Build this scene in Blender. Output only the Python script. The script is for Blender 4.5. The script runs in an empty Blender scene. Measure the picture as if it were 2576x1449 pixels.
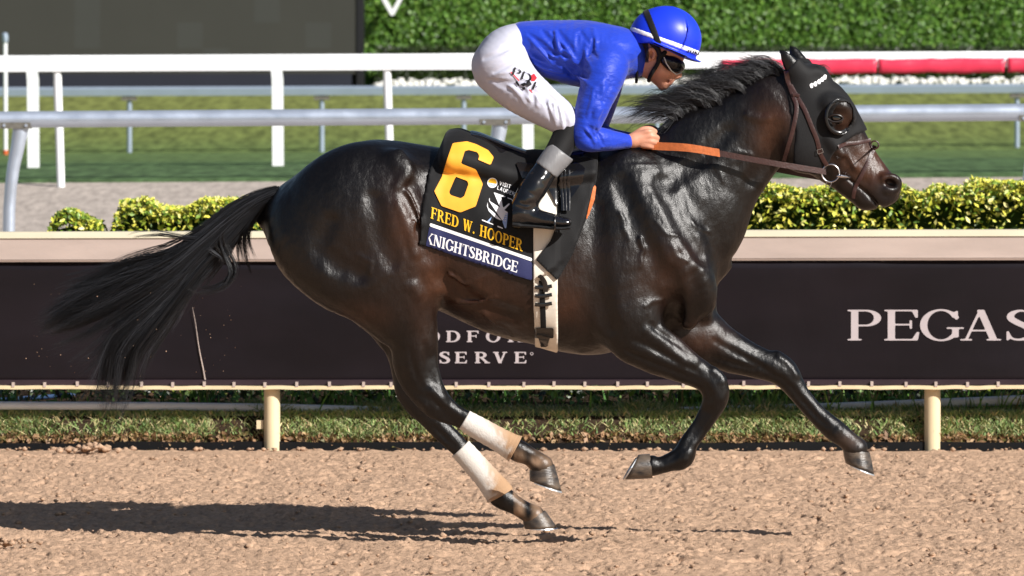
import bpy, math, random
import numpy as np
from mathutils import Vector
sc = bpy.context.scene
C = sc.collection

# ---------------------------------------------------------------- camera, sky, sun, exposure
# picture coordinates (u, v) used below to take sizes: a 2575 x 1449 sheet, 600 units to a metre at the horse
D0, F, CX, HV, H = 22.0, 13200.0, 1287.5, 146.0, 2.045
SLOPE = 0.0045                                  # the whole track rises a little to the right
cam = bpy.data.cameras.new('camera'); cam_o = bpy.data.objects.new('camera', cam); C.objects.link(cam_o)
cam_o.location = (0, -D0, H); cam_o.rotation_euler = (math.pi / 2, 0, 0)
cam.sensor_width = 36.0; cam.lens = 36.0 * F / 2575.0
cam.shift_y = -(724.5 - HV) / 2575.0
cam.clip_end = 2000; cam.clip_start = 0.5
cam.dof.use_dof = True; cam.dof.focus_distance = D0 - 0.2; cam.dof.aperture_fstop = 7.5
sc.camera = cam_o

SUN = Vector((1.15, -1.0, 1.0)).normalized()
world = bpy.data.worlds.new('World'); sc.world = world; world.use_nodes = True
nt = world.node_tree
sky = nt.nodes.new('ShaderNodeTexSky'); sky.sky_type = 'NISHITA'; sky.sun_disc = False
sky.sun_elevation = math.asin(SUN.z); sky.sun_rotation = math.atan2(SUN.x, SUN.y)
nt.links.new(sky.outputs[0], nt.nodes['Background'].inputs[0]); nt.nodes['Background'].inputs[1].default_value = 0.05
sl = bpy.data.lights.new('sun', 'SUN'); sl.energy = 5.0; sl.angle = math.radians(0.5); sl.color = (1.0, 0.96, 0.91)
so = bpy.data.objects.new('sun', sl); C.objects.link(so); so.rotation_euler = (-SUN).to_track_quat('-Z', 'Y').to_euler()
sc.view_settings.view_transform = 'Standard'; sc.view_settings.look = 'None'
sc.view_settings.exposure = 0.46; sc.view_settings.gamma = 1.0; sc.view_settings.use_curve_mapping = False
sc.cycles.max_bounces = 5; sc.cycles.diffuse_bounces = 3; sc.cycles.glossy_bounces = 3

# ---------------------------------------------------------------- helpers
rng = np.random.default_rng(7)
_T = np.random.default_rng(3).random((64, 64, 64)).astype(np.float32)
def noise(x, y, z=0.0):
    x, y, z = np.broadcast_arrays(np.asarray(x, np.float32), np.asarray(y, np.float32), np.asarray(z, np.float32))
    xi, yi, zi = np.floor(x).astype(int), np.floor(y).astype(int), np.floor(z).astype(int)
    fx, fy, fz = x - xi, y - yi, z - zi
    fx = fx * fx * (3 - 2 * fx); fy = fy * fy * (3 - 2 * fy); fz = fz * fz * (3 - 2 * fz)
    r = 0
    for dx, wx in ((0, 1 - fx), (1, fx)):
        for dy, wy in ((0, 1 - fy), (1, fy)):
            for dz, wz in ((0, 1 - fz), (1, fz)):
                r = r + wx * wy * wz * _T[(xi + dx) & 63, (yi + dy) & 63, (zi + dz) & 63]
    return r * 2 - 1
def fbm(x, y, z=0.0, o=3):
    r, a = 0, 1.0
    for i in range(o):
        r = r + a * noise(x * 2 ** i + 17 * i, y * 2 ** i + 5 * i, z * 2 ** i + 9 * i); a *= 0.5
    return r

def P(u, v, y=0.0):
    d = D0 + y
    return ((u - CX) * d / F, y, H - (v - HV) * d / F)
def PD(u, v, d):                                 # same with the distance from the camera
    return P(u, v, d - D0)
def srgb(r, g, b):
    f = lambda c: (c / 255.0 / 12.92) if c <= 10.3 else (((c / 255.0) + 0.055) / 1.055) ** 2.4
    return (f(r), f(g), f(b), 1.0)

MATS = {}
def mat(name, col, rough=0.6, spec=0.5, metal=0.0, var=0.0, vscale=20.0, bump=0.0, bscale=60.0, coat=0.0, coatr=0.2,
        sheen=0.0, attr=None, col2=None, bump2=0.0, b2scale=15.0, b2stretch=(1, 1, 1), stretch=(1, 1, 1), bstretch=(1, 1, 1), trans=0.0, rvar=0.0):
    m = bpy.data.materials.new(name); m.use_nodes = True; MATS[name] = m
    t = m.node_tree; b = t.nodes['Principled BSDF']
    col = tuple(col) + ((1.0,) if len(col) == 3 else ())
    b.inputs['Roughness'].default_value = rough; b.inputs['Specular IOR Level'].default_value = spec
    b.inputs['Metallic'].default_value = metal; b.inputs['Coat Weight'].default_value = coat
    b.inputs['Coat Roughness'].default_value = coatr; b.inputs['Sheen Weight'].default_value = sheen
    b.inputs['Transmission Weight'].default_value = trans
    tc = t.nodes.new('ShaderNodeTexCoord')
    src = None
    if attr:
        a = t.nodes.new('ShaderNodeAttribute'); a.attribute_name = attr; src = a.outputs['Color']
    def nz(scale, st, detail=4.0):
        mp = t.nodes.new('ShaderNodeMapping'); mp.inputs['Scale'].default_value = st
        t.links.new(tc.outputs['Object'], mp.inputs['Vector'])
        n = t.nodes.new('ShaderNodeTexNoise'); n.inputs['Scale'].default_value = scale; n.inputs['Detail'].default_value = detail
        t.links.new(mp.outputs[0], n.inputs['Vector']); return n
    if var > 0 or col2 is not None:
        n = nz(vscale, stretch)
        r = t.nodes.new('ShaderNodeMapRange'); r.inputs[1].default_value = 0.3; r.inputs[2].default_value = 0.7
        t.links.new(n.outputs['Fac'], r.inputs[0])
        mx = t.nodes.new('ShaderNodeMix'); mx.data_type = 'RGBA'
        t.links.new(r.outputs[0], mx.inputs[0])
        if src is not None:
            mu = t.nodes.new('ShaderNodeVectorMath'); mu.operation = 'SCALE'; mu.inputs[3].default_value = 1 - var
            mu2 = t.nodes.new('ShaderNodeVectorMath'); mu2.operation = 'SCALE'; mu2.inputs[3].default_value = 1 + var
            t.links.new(src, mu.inputs[0]); t.links.new(src, mu2.inputs[0])
            t.links.new(mu.outputs[0], mx.inputs[6]); t.links.new(mu2.outputs[0], mx.inputs[7])
        else:
            c2 = col2 if col2 is not None else [c * (1 + var) for c in col[:3]] + [1]
            c1 = col if col2 is not None else [c * (1 - var) for c in col[:3]] + [1]
            mx.inputs[6].default_value = tuple(c1); mx.inputs[7].default_value = tuple(c2)
        src = mx.outputs[2]
    if src is not None: t.links.new(src, b.inputs['Base Color'])
    else: b.inputs['Base Color'].default_value = col
    if rvar > 0:
        n = nz(vscale * 1.7, stretch); r = t.nodes.new('ShaderNodeMapRange')
        r.inputs[1].default_value = 0.3; r.inputs[2].default_value = 0.7
        r.inputs[3].default_value = max(0.02, rough - rvar); r.inputs[4].default_value = rough + rvar
        t.links.new(n.outputs['Fac'], r.inputs[0]); t.links.new(r.outputs[0], b.inputs['Roughness'])
    if bump > 0:
        n = nz(bscale, bstretch); bp = t.nodes.new('ShaderNodeBump')
        bp.inputs['Strength'].default_value = bump; bp.inputs['Distance'].default_value = 0.01
        t.links.new(n.outputs['Fac'], bp.inputs['Height']); t.links.new(bp.outputs[0], b.inputs['Normal'])
        if bump2 > 0:
            n2 = nz(b2scale, b2stretch, 5.0); bp2 = t.nodes.new('ShaderNodeBump'); bp2.inputs['Strength'].default_value = bump2; bp2.inputs['Distance'].default_value = 0.03
            t.links.new(n2.outputs['Fac'], bp2.inputs['Height']); t.links.new(bp2.outputs[0], bp.inputs['Normal'])
        if coat > 0: t.links.new(bp.outputs[0], b.inputs['Coat Normal'])
    return m

def new_mesh(name, verts, faces, m=None, smooth=False, col=None):
    me = bpy.data.meshes.new(name)
    verts = np.asarray(verts, np.float32).reshape(-1, 3)
    if isinstance(faces, np.ndarray):
        k = faces.shape[1]; nf = len(faces)
        me.vertices.add(len(verts)); me.vertices.foreach_set('co', verts.ravel())
        me.loops.add(nf * k); me.loops.foreach_set('vertex_index', faces.astype(np.int32).ravel())
        me.polygons.add(nf); me.polygons.foreach_set('loop_start', np.arange(0, nf * k, k, dtype=np.int32))
        me.update(calc_edges=True)
    else:
        me.from_pydata(verts.tolist(), [], faces); me.update()
    if smooth: me.polygons.foreach_set('use_smooth', np.ones(len(me.polygons), bool))
    if col is not None:
        a = me.color_attributes.new('Col', 'FLOAT_COLOR', 'POINT')
        c = np.ones((len(verts), 4), np.float32); c[:, :3] = col; a.data.foreach_set('color', c.ravel())
    if m: me.materials.append(m if not isinstance(m, str) else MATS[m])
    me.validate(); return me
def obj(name, me, parent=None, label=None, cat=None, group=None, kind=None):
    o = bpy.data.objects.new(name, me); C.objects.link(o)
    if parent is not None: o.parent = parent
    if label: o['label'] = label
    if cat: o['category'] = cat
    if group: o['group'] = group
    if kind: o['kind'] = kind
    return o
def thing(name, label, cat, loc=(0, 0, 0), group=None):
    o = obj(name, None, None, label, cat, group); o.location = loc; o.empty_display_size = 0.1
    bpy.context.view_layer.update(); return o
def part(name, me, parent, kind=None, label=None):
    o = obj(name, me, parent, label=label, kind=kind)
    o.matrix_parent_inverse = parent_world(parent).inverted(); return o
def parent_world(p):
    m = p.matrix_basis.copy()
    if p.parent is not None: m = parent_world(p.parent) @ p.matrix_parent_inverse @ m
    return m

class MB:
    def __init__(s): s.v = []; s.f = []
    def add(s, v, f):
        o = len(s.v); s.v += [tuple(p) for p in v]; s.f += [tuple(i + o for i in q) for q in f]; return s
    def box(s, lo, hi):
        (a, b, c), (d, e, g) = lo, hi
        return s.add([(a,b,c),(d,b,c),(d,e,c),(a,e,c),(a,b,g),(d,b,g),(d,e,g),(a,e,g)],
                     [(0,3,2,1),(4,5,6,7),(0,1,5,4),(1,2,6,5),(2,3,7,6),(3,0,4,7)])
    def sweep(s, path, prof, cap=True):
        # path: list of (point, X axis, Y axis); prof: list of 2D
        n = len(prof); vs = []; fs = []
        for p, ax, ay in path:
            for a, b in prof: vs.append(tuple(Vector(p) + Vector(ax) * a + Vector(ay) * b))
        for i in range(len(path) - 1):
            for j in range(n):
                k = (j + 1) % n; fs.append((i*n+j, i*n+k, (i+1)*n+k, (i+1)*n+j))
        if cap: fs.append(tuple(range(n))[::-1]); fs.append(tuple((len(path)-1)*n + j for j in range(n)))
        return s.add(vs, fs)
    def tube(s, pts, rad, n=12, cap=True):
        pts = [Vector(p) for p in pts]; path = []
        up = Vector((0, 1, 0.013))
        for i, p in enumerate(pts):
            t = (pts[min(i+1, len(pts)-1)] - pts[max(i-1, 0)]).normalized()
            ax = t.cross(up)
            if ax.length < 1e-3: ax = t.cross(Vector((1, 0, 0)))
            ax.normalize(); ay = ax.cross(t).normalized(); r = rad[i] if hasattr(rad, '__len__') else rad
            path.append((p, ax * r, ay * r)); up = -ay if False else up
        prof = [(math.cos(2*math.pi*j/n), math.sin(2*math.pi*j/n)) for j in range(n)]
        return s.sweep(path, prof, cap)
    def mesh(s, name, m, smooth=False):
        me = new_mesh(name, s.v, s.f, m, smooth)
        if smooth:
            try: me.set_sharp_from_angle(angle=math.radians(38))
            except Exception: pass
        return me

# ---------------------------------------------------------------- distance-field modelling
class Vol:
    def __init__(s, lo, hi, h):
        s.h = h; s.lo = np.array(lo, np.float32)
        n = [int(math.ceil((b - a) / h)) + 1 for a, b in zip(lo, hi)]
        s.ax = [lo[i] + h * np.arange(n[i], dtype=np.float32) for i in range(3)]
        s.D = np.full(n, 0.25, np.float32)
    def sl(s, lo, hi):
        r = []
        for i in range(3):
            a = int(np.clip((lo[i] - s.lo[i]) / s.h, 0, len(s.ax[i]))); b = int(np.clip(math.ceil((hi[i] - s.lo[i]) / s.h) + 1, 0, len(s.ax[i])))
            r.append(slice(a, max(a, b)))
        return tuple(r)
    def grid(s, q): return s.ax[0][q[0]][:, None, None], s.ax[1][q[1]][None, :, None], s.ax[2][q[2]][None, None, :]
    def blend(s, q, d, k, sub=False):
        a = s.D[q]
        if sub: a, d = -a, d
        k = max(k, 1e-4)
        hh = np.clip(0.5 + 0.5 * (a - d) / k, 0, 1)
        r = a * (1 - hh) + d * hh - k * hh * (1 - hh)
        s.D[q] = -r if sub else r
    def chain(s, pts, k=0.03, sub=False, ref=4, ys=1.0, world=False, noise_fn=None):
        # pts: (u, v, radius in sheet units, y, lateral scale)
        A = []
        for p in pts:
            u, v, r = p[:3]; y = p[3] if len(p) > 3 else 0.0; l = p[4] if len(p) > 4 else ys
            if world: A.append((u, y, v, r, l))
            else:
                x, yy, z = P(u, v, y); A.append((x, yy, z, r * (D0 + y) / F, l))
        A = np.array(A, float)
        if ref > 1 and len(A) > 2:
            B = []
            for i in range(len(A) - 1):
                p0, p1, p2, p3 = A[max(i-1, 0)], A[i], A[i+1], A[min(i+2, len(A)-1)]
                for j in range(ref):
                    t = j / ref
                    B.append(0.5 * (2*p1 + (p2-p0)*t + (2*p0-5*p1+4*p2-p3)*t*t + (3*p1-p0-3*p2+p3)*t**3))
            B.append(A[-1]); A = np.array(B)
        m = k + 3 * s.h
        R = A[:, 3] * np.maximum(1, A[:, 4])
        lo = (A[:, :3] - R[:, None]).min(0) - m; hi = (A[:, :3] + R[:, None]).max(0) + m
        q = s.sl(lo, hi); X, Y, Z = s.grid(q); T = np.full((X.size, Y.size, Z.size), 0.3, np.float32)
        if T.size == 0: return
        off = [q[i].start for i in range(3)]
        for a, b in zip(A[:-1], A[1:]):
            r = max(a[3] * max(1, a[4]), b[3] * max(1, b[4])) + m
            lo2 = np.minimum(a[:3], b[:3]) - r; hi2 = np.maximum(a[:3], b[:3]) + r
            q2 = s.sl(lo2, hi2); q2 = tuple(slice(max(q2[i].start, q[i].start), max(max(q2[i].start, q[i].start), min(q2[i].stop, q[i].stop))) for i in range(3)); x, y, z = s.grid(q2)
            l = 0.5 * (a[4] + b[4])
            bx, by, bz = b[0]-a[0], (b[1]-a[1])/l, b[2]-a[2]; bb = bx*bx+by*by+bz*bz + 1e-9
            px, py, pz = x - a[0], (y - a[1]) / l, z - a[2]
            t = np.clip((px*bx + py*by + pz*bz) / bb, 0, 1)
            d = np.sqrt((px - t*bx)**2 + (py - t*by)**2 + (pz - t*bz)**2) - (a[3] + (b[3]-a[3]) * t)
            d *= min(1.0, l)
            qq = tuple(slice(q2[i].start - off[i], q2[i].stop - off[i]) for i in range(3))
            T[qq] = np.minimum(T[qq], d.astype(np.float32))
        if noise_fn is not None: T = T + noise_fn(X, Y, Z).astype(np.float32)
        s.blend(q, T, k, sub)
    def ell(s, u, v, y, ru, rv, ry, rot=0.0, k=0.04, sub=False):
        x0, y0, z0 = P(u, v, y); sc_ = (D0 + y) / F; a, c = ru * sc_, rv * sc_
        R = max(a, c, ry) + k + 3 * s.h
        q = s.sl((x0-R, y0-R, z0-R), (x0+R, y0+R, z0+R)); X, Y, Z = s.grid(q)
        ca, sa = math.cos(rot), math.sin(rot)       # rot > 0 turns clockwise in the picture
        dx, dz, dy = X - x0, Z - z0, Y - y0
        p = dx * ca - dz * sa; w = dx * sa + dz * ca
        k0 = np.sqrt((p/a)**2 + (dy/ry)**2 + (w/c)**2); k1 = np.sqrt((p/a**2)**2 + (dy/ry**2)**2 + (w/c**2)**2) + 1e-6
        s.blend(q, (k0 * (k0 - 1) / k1).astype(np.float32), k, sub)
    def nets(s, D=None):
        return nets(s.D if D is None else D, s.lo, s.h)

def nets(D, lo, h):
    nx, ny, nz = D.shape; S = D < 0
    cnt = np.zeros((nx-1, ny-1, nz-1), np.int8)
    cor = [(i, j, k) for i in (0, 1) for j in (0, 1) for k in (0, 1)]
    for i, j, k in cor: cnt += S[i:nx-1+i, j:ny-1+j, k:nz-1+k]
    act = np.argwhere((cnt > 0) & (cnt < 8))
    idx = np.full(cnt.shape, -1, np.int32); idx[act[:, 0], act[:, 1], act[:, 2]] = np.arange(len(act))
    V = {c: D[act[:, 0]+c[0], act[:, 1]+c[1], act[:, 2]+c[2]] for c in cor}
    acc = np.zeros((len(act), 3), np.float32); n = np.zeros(len(act), np.float32)
    for a in cor:
        for ax in range(3):
            if a[ax] == 0:
                b = list(a); b[ax] = 1; b = tuple(b)
                va, vb = V[a], V[b]; m = (va < 0) != (vb < 0)
                t = np.where(m, va / np.where(m, va - vb, 1), 0)
                p = np.tile(np.array(a, np.float32), (len(act), 1)); p[:, ax] += t
                acc += p * m[:, None]; n += m
    verts = (acc / np.maximum(n, 1)[:, None] + act) * h + np.asarray(lo, np.float32)
    F_ = []
    for ax in range(3):
        o1, o2 = [(1, 2), (2, 0), (0, 1)][ax]
        sa = [slice(None)] * 3; sb = [slice(None)] * 3; sa[ax] = slice(0, -1); sb[ax] = slice(1, None)
        A, B = S[tuple(sa)], S[tuple(sb)]
        e = np.argwhere(A != B)
        ok = (e[:, o1] > 0) & (e[:, o2] > 0) & (e[:, o1] < D.shape[o1]-1) & (e[:, o2] < D.shape[o2]-1)
        e = e[ok]; ins = A[e[:, 0], e[:, 1], e[:, 2]]
        def c(d1, d2):
            w = e.copy(); w[:, o1] -= d1; w[:, o2] -= d2; return idx[w[:, 0], w[:, 1], w[:, 2]]
        f = np.stack([c(1, 1), c(0, 1), c(0, 0), c(1, 0)], 1)
        f[~ins] = f[~ins][:, ::-1]; F_.append(f)
    return verts, np.concatenate(F_)

def poly_sd(px, py, poly):
    px, py = np.broadcast_arrays(px, py); n = len(poly)
    d = np.full(px.shape, 1e9); s = np.ones(px.shape)
    for i in range(n):
        ax, ay = poly[i]; bx, by = poly[i-1]
        ex, ey = bx-ax, by-ay; wx, wy = px-ax, py-ay
        t = np.clip((wx*ex + wy*ey) / (ex*ex + ey*ey + 1e-12), 0, 1)
        d = np.minimum(d, (wx-ex*t)**2 + (wy-ey*t)**2)
        c1 = py >= ay; c2 = py < by; c3 = ex*wy > ey*wx
        s = np.where((c1 & c2 & c3) | (~c1 & ~c2 & ~c3), -s, s)
    return s * np.sqrt(d)
def ell_sd(px, py, cx, cy, rx, ry):
    a, b = px-cx, py-cy
    k0 = np.sqrt((a/rx)**2 + (b/ry)**2); k1 = np.sqrt((a/rx**2)**2 + (b/ry**2)**2) + 1e-6
    return k0 * (k0-1) / k1
def flat_mesh(fn, x0, x1, y0, y1, cell):
    # the region fn < 0 as polygons
    nx, ny = max(2, int(math.ceil((x1-x0)/cell))), max(2, int(math.ceil((y1-y0)/cell)))
    xs, ys = np.linspace(x0, x1, nx+1), np.linspace(y0, y1, ny+1)
    V = fn(xs[:, None], ys[None, :]) + np.zeros((nx+1, ny+1))
    vid = {}; verts = []; faces = []
    def vert(key, p):
        if key not in vid: vid[key] = len(verts); verts.append(p)
        return vid[key]
    mn = np.minimum(np.minimum(V[:-1, :-1], V[1:, :-1]), np.minimum(V[:-1, 1:], V[1:, 1:]))
    for i, j in np.argwhere(mn < 0):
        cs = [(i, j), (i+1, j), (i+1, j+1), (i, j+1)]; f = []
        for a in range(4):
            p, q = cs[a], cs[(a+1) % 4]; vp, vq = V[p], V[q]
            if vp < 0: f.append(vert(p, (xs[p[0]], ys[p[1]])))
            if (vp < 0) != (vq < 0):
                t = vp / (vp - vq); kk = (p, q) if p < q else (q, p)
                f.append(vert(kk, (xs[p[0]] + t*(xs[q[0]]-xs[p[0]]), ys[p[1]] + t*(ys[q[1]]-ys[p[1]]))))
        if len(f) >= 3: faces.append(tuple(f))
    return np.array(verts).reshape(-1, 2), faces

# ---------------------------------------------------------------- lettering (drawn here, stroke by stroke)
def glyph(ch, S=0.17, T=0.06, serif=0.075):
    ops = []; W = 0.7
    def rect(a, b, c, d): ops.append(('p', [(a, b), (c, b), (c, d), (a, d)]))
    def pol(*p): ops.append(('p', list(p)))
    def stem(x, w=None, top=True, bot=True):
        w = S if w is None else w
        rect(x, 0, x+w, 1)
        if serif > 0:
            if bot: rect(x-serif, 0, x+w+serif, T)
            if top: rect(x-serif, 1-T, x+w+serif, 1)
    def ring(cx, cy, rx, ry, sx=None, ty=None, clip=None):
        ops.append(('r', cx, cy, rx, ry, rx-(S if sx is None else sx), ry-(T*1.1 if ty is None else ty), clip))
    def diag(x0, y0, x1, y1, w): pol((x0-w/2, y0), (x0+w/2, y0), (x1+w/2, y1), (x1-w/2, y1))
    def curve(pts): ops.append(('c', pts))
    l = serif if serif > 0 else 0.0
    if ch in 'EFL':
        stem(l); W = l + (0.62 if serif else 0.52)
        if ch != 'L':
            rect(l, 1-T, W, 1); rect(l, 0.49, W-0.12, 0.49+T)
            if serif: pol((W, 1), (W, 0.74), (W-0.05, 0.74), (W-0.14, 1)); pol((W-0.12, 0.38), (W-0.12, 0.66), (W-0.17, 0.66), (W-0.17, 0.38))
        if ch != 'F':
            rect(l, 0, W, T)
            if serif: pol((W, 0), (W+0.03, 0.28), (W-0.02, 0.28), (W-0.14, 0)); W += 0.03
    elif ch in 'PRB':
        stem(l); W = l + 0.62; cx = l + 0.3
        yb = 0.46 if ch != 'B' else 0.52
        ring(cx, (1+yb)/2, 0.32, (1-yb)/2, clip=cx); rect(l, 1-T*1.1, cx, 1); rect(l, yb, cx, yb+T*1.1)
        if ch == 'B': ring(cx, yb/2+0.02, 0.36, yb/2+0.02, clip=cx); rect(l, 0, cx, T*1.1); W += 0.04
        if ch == 'R':
            diag(l+0.68, 0, l+0.32, 0.5, S*1.05)
            W = l + 0.72
            if serif: rect(l+0.5, 0, l+0.82, T); W = l+0.78
    elif ch == 'D':
        stem(l); W = l+0.76; cx = l+0.3; ring(cx, 0.5, 0.46, 0.5, clip=cx); rect(l, 1-T*1.1, cx, 1); rect(l, 0, cx, T*1.1)
    elif ch == 'O': W = 0.86; ring(0.43, 0.5, 0.43, 0.52)
    elif ch == 'G':
        W = 0.84; ops.append(('g', 0.43, 0.5, 0.43, 0.52, 0.43-S, 0.52-T*1.1)); rect(0.66, 0.1, 0.66+S*0.9, 0.42)
        if serif: rect(0.54, 0.38, 0.9, 0.38+T); pol((0.78, 0.98), (0.78, 0.68), (0.73, 0.68), (0.66, 0.9))
        else: rect(0.5, 0.4, 0.66+S*0.9, 0.4+T)
    elif ch == 'S':
        W = 0.62; a = S*0.55; b = max(T*0.55, 0.03)
        curve([(0.55, 0.76, b), (0.48, 0.92, b), (0.3, 0.97, b*1.1), (0.14, 0.87, a*0.8), (0.12, 0.72, a*0.95), (0.26, 0.58, a),
               (0.44, 0.45, a), (0.54, 0.3, a*0.95), (0.5, 0.12, a*0.8), (0.32, 0.03, b*1.1), (0.14, 0.07, b), (0.06, 0.25, b)])
        if serif: rect(0.53, 0.7, 0.58, 1.0); rect(0.03, 0.0, 0.08, 0.3)
    elif ch == 'H': stem(l); stem(l+0.5); rect(l, 0.47, l+0.6, 0.47+T); W = l+0.5+S+l
    elif ch == 'I': stem(l); W = S + 2*l
    elif ch == 'K':
        stem(l); diag(l+0.2, 0.4, l+0.62, 1, T*1.3); diag(l+0.68, 0, l+0.32, 0.55, S); W = l+0.78
        if serif: rect(l+0.48, 0, l+0.84, T); rect(l+0.46, 1-T, l+0.76, 1)
    elif ch == 'N':
        w = T*1.2 if serif else S
        stem(l, w); stem(l+0.6, w, bot=False); diag(l+0.56, 0, l+0.06, 1, S*1.1); W = l+0.6+w+l
    elif ch == 'T':
        W = 0.7; rect(0.35-S/2, 0, 0.35+S/2, 1); rect(0, 1-T, W, 1)
        if serif: rect(0.35-S/2-l, 0, 0.35+S/2+l, T); rect(0, 0.74, 0.05, 1); rect(W-0.05, 0.74, W, 1)
    elif ch == 'V':
        W = 0.82; diag(0.42, 0, 0.16, 1, S*1.05); diag(0.42, 0, 0.7, 1, T*1.2 if serif else S)
        if serif: rect(0, 1-T, 0.34, 1); rect(0.54, 1-T, 0.84, 1)
    elif ch == 'W':
        W = 1.15; t = T*1.2 if serif else S
        diag(0.34, 0, 0.14, 1, S); diag(0.34, 0, 0.56, 1, t); diag(0.78, 0, 0.56, 1, S); diag(0.78, 0, 1.0, 1, t)
        if serif: rect(0, 1-T, 0.3, 1); rect(0.42, 1-T, 0.7, 1); rect(0.86, 1-T, 1.14, 1)
    elif ch == 'A':
        W = 0.84; diag(0.12, 0, 0.42, 1, T*1.2 if serif else S); diag(0.7, 0, 0.42, 1, S*1.05); rect(0.2, 0.3, 0.64, 0.3+T)
        if serif: rect(0, 0, 0.25, T); rect(0.54, 0, 0.86, T)
    elif ch == 'U': W = 0.7; rect(0.02, 0.3, 0.02+S, 1); rect(0.68-S, 0.3, 0.68, 1); ops.append(('u', 0.35, 0.32, 0.33, 0.33, 0.33-S, 0.33-max(T, S*0.8)))
    elif ch == 'J': W = 0.5; rect(0.46-S, 0.25, 0.46, 1); curve([(0.46-S/2, 0.25, S/2), (0.3, 0.05, S/2), (0.1, 0.1, S/2)])
    elif ch == 'C': W = 0.8; ops.append(('g', 0.43, 0.5, 0.43, 0.52, 0.43-S, 0.52-T*1.1))
    elif ch == '.': W = 0.28; ops.append(('e', 0.12, 0.1, 0.1, 0.1))
    elif ch == ' ': W = 0.4
    def fn(x, y):
        d = np.full(np.broadcast(x, y).shape, 1.0)
        for o in ops:
            if o[0] == 'p':
                pts = o[1]
                e = poly_sd(x, y, pts)
            elif o[0] in 'rgu':
                _, cx, cy, rx, ry, ix, iy = o[:7]
                e = np.maximum(ell_sd(x, y, cx, cy, rx, ry), -ell_sd(x, y, cx, cy, ix, iy))
                if o[0] == 'r' and o[7] is not None: e = np.maximum(e, o[7] - 0.02 - x)
                if o[0] == 'g': e = np.maximum(e, -np.maximum(0.52 - x, np.maximum(y - 0.74, 0.25 - y)))
                if o[0] == 'u': e = np.maximum(e, y - cy - 0.01)
            elif o[0] == 'e': e = ell_sd(x, y, *o[1:])
            else:
                e = np.full(np.broadcast(x, y).shape, 1.0); p = np.array(o[1]); q = []
                for i in range(len(p)-1):
                    p0, p1, p2, p3 = p[max(i-1, 0)], p[i], p[i+1], p[min(i+2, len(p)-1)]
                    for t in (0, .25, .5, .75): q.append(0.5*(2*p1+(p2-p0)*t+(2*p0-5*p1+4*p2-p3)*t*t+(3*p1-p0-3*p2+p3)*t**3))
                q.append(p[-1])
                for a, b in zip(q[:-1], q[1:]):
                    ex, ey = b[0]-a[0], b[1]-a[1]; t = np.clip(((x-a[0])*ex+(y-a[1])*ey)/(ex*ex+ey*ey+1e-9), 0, 1)
                    e = np.minimum(e, np.hypot(x-a[0]-t*ex, y-a[1]-t*ey) - (a[2]+(b[2]-a[2])*t))
            d = np.minimum(d, e)
        return d
    return fn, W
def lettering(text, cell=1/22, gap=0.1, S=0.17, T=0.06, serif=0.075, grow=0.0, xclip=None):
    V = []; Fc = []; x = 0.0
    for ch in text:
        fn, W = glyph(ch, S, T, serif)
        if ch != ' ':
            g = (lambda a, b, fn=fn: fn(a, b) - grow)
            if xclip is not None: g = (lambda a, b, g0=g, xx=x: np.maximum(g0(a, b), xclip - (a + xx)))
            v, f = flat_mesh(g, -0.12, W+0.12, -0.1, 1.1, cell)
            if len(v):
                o = len(V); V += [(a + x, b) for a, b in v]; Fc += [tuple(i+o for i in q) for q in f]
        x += W + gap
    return np.array(V), Fc, x - gap
# ---------------------------------------------------------------- the setting
YAW = 0.067                                     # the rails run a little towards the camera on the right
mat('dirt', srgb(197, 164, 137), 0.95, 0.1, var=0.2, vscale=55, stretch=(0.6, 0.6, 1), bump=0.9, bscale=260, bump2=0.3, b2scale=70)
mat('dirt_far', srgb(197, 164, 137), 0.95, 0.15, var=0.15, vscale=14, bump=0.6, bscale=60)
mat('gravel', srgb(170, 159, 150), 0.95, 0.15, var=0.2, vscale=14, bump=0.9, bscale=22, stretch=(1, 0.2, 1), bstretch=(1, 0.3, 1))
mat('soil', srgb(58, 46, 36), 0.95, 0.1, var=0.3, vscale=30, bump=0.8, bscale=60)
mat('turf', srgb(84, 106, 70), 0.9, 0.15, attr='Col', var=0.42, vscale=8, bump=0.9, bscale=22, stretch=(1, 0.14, 1), bstretch=(1, 0.25, 1))
mat('bank_grass', srgb(120, 136, 74), 0.9, 0.15, var=0.26, vscale=4, bump=0.9, bscale=40, stretch=(0.5, 0.3, 1))
mat('leaf', (0.1, 0.15, 0.03), 0.42, 0.45, attr='Col', var=0.12, vscale=30)
mat('grass_blade', (0.1, 0.15, 0.03), 0.55, 0.35, attr='Col', var=0.12, vscale=30)
mat('hedge_core', srgb(40, 56, 20), 0.9, 0.1, var=0.4, vscale=12)

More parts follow.
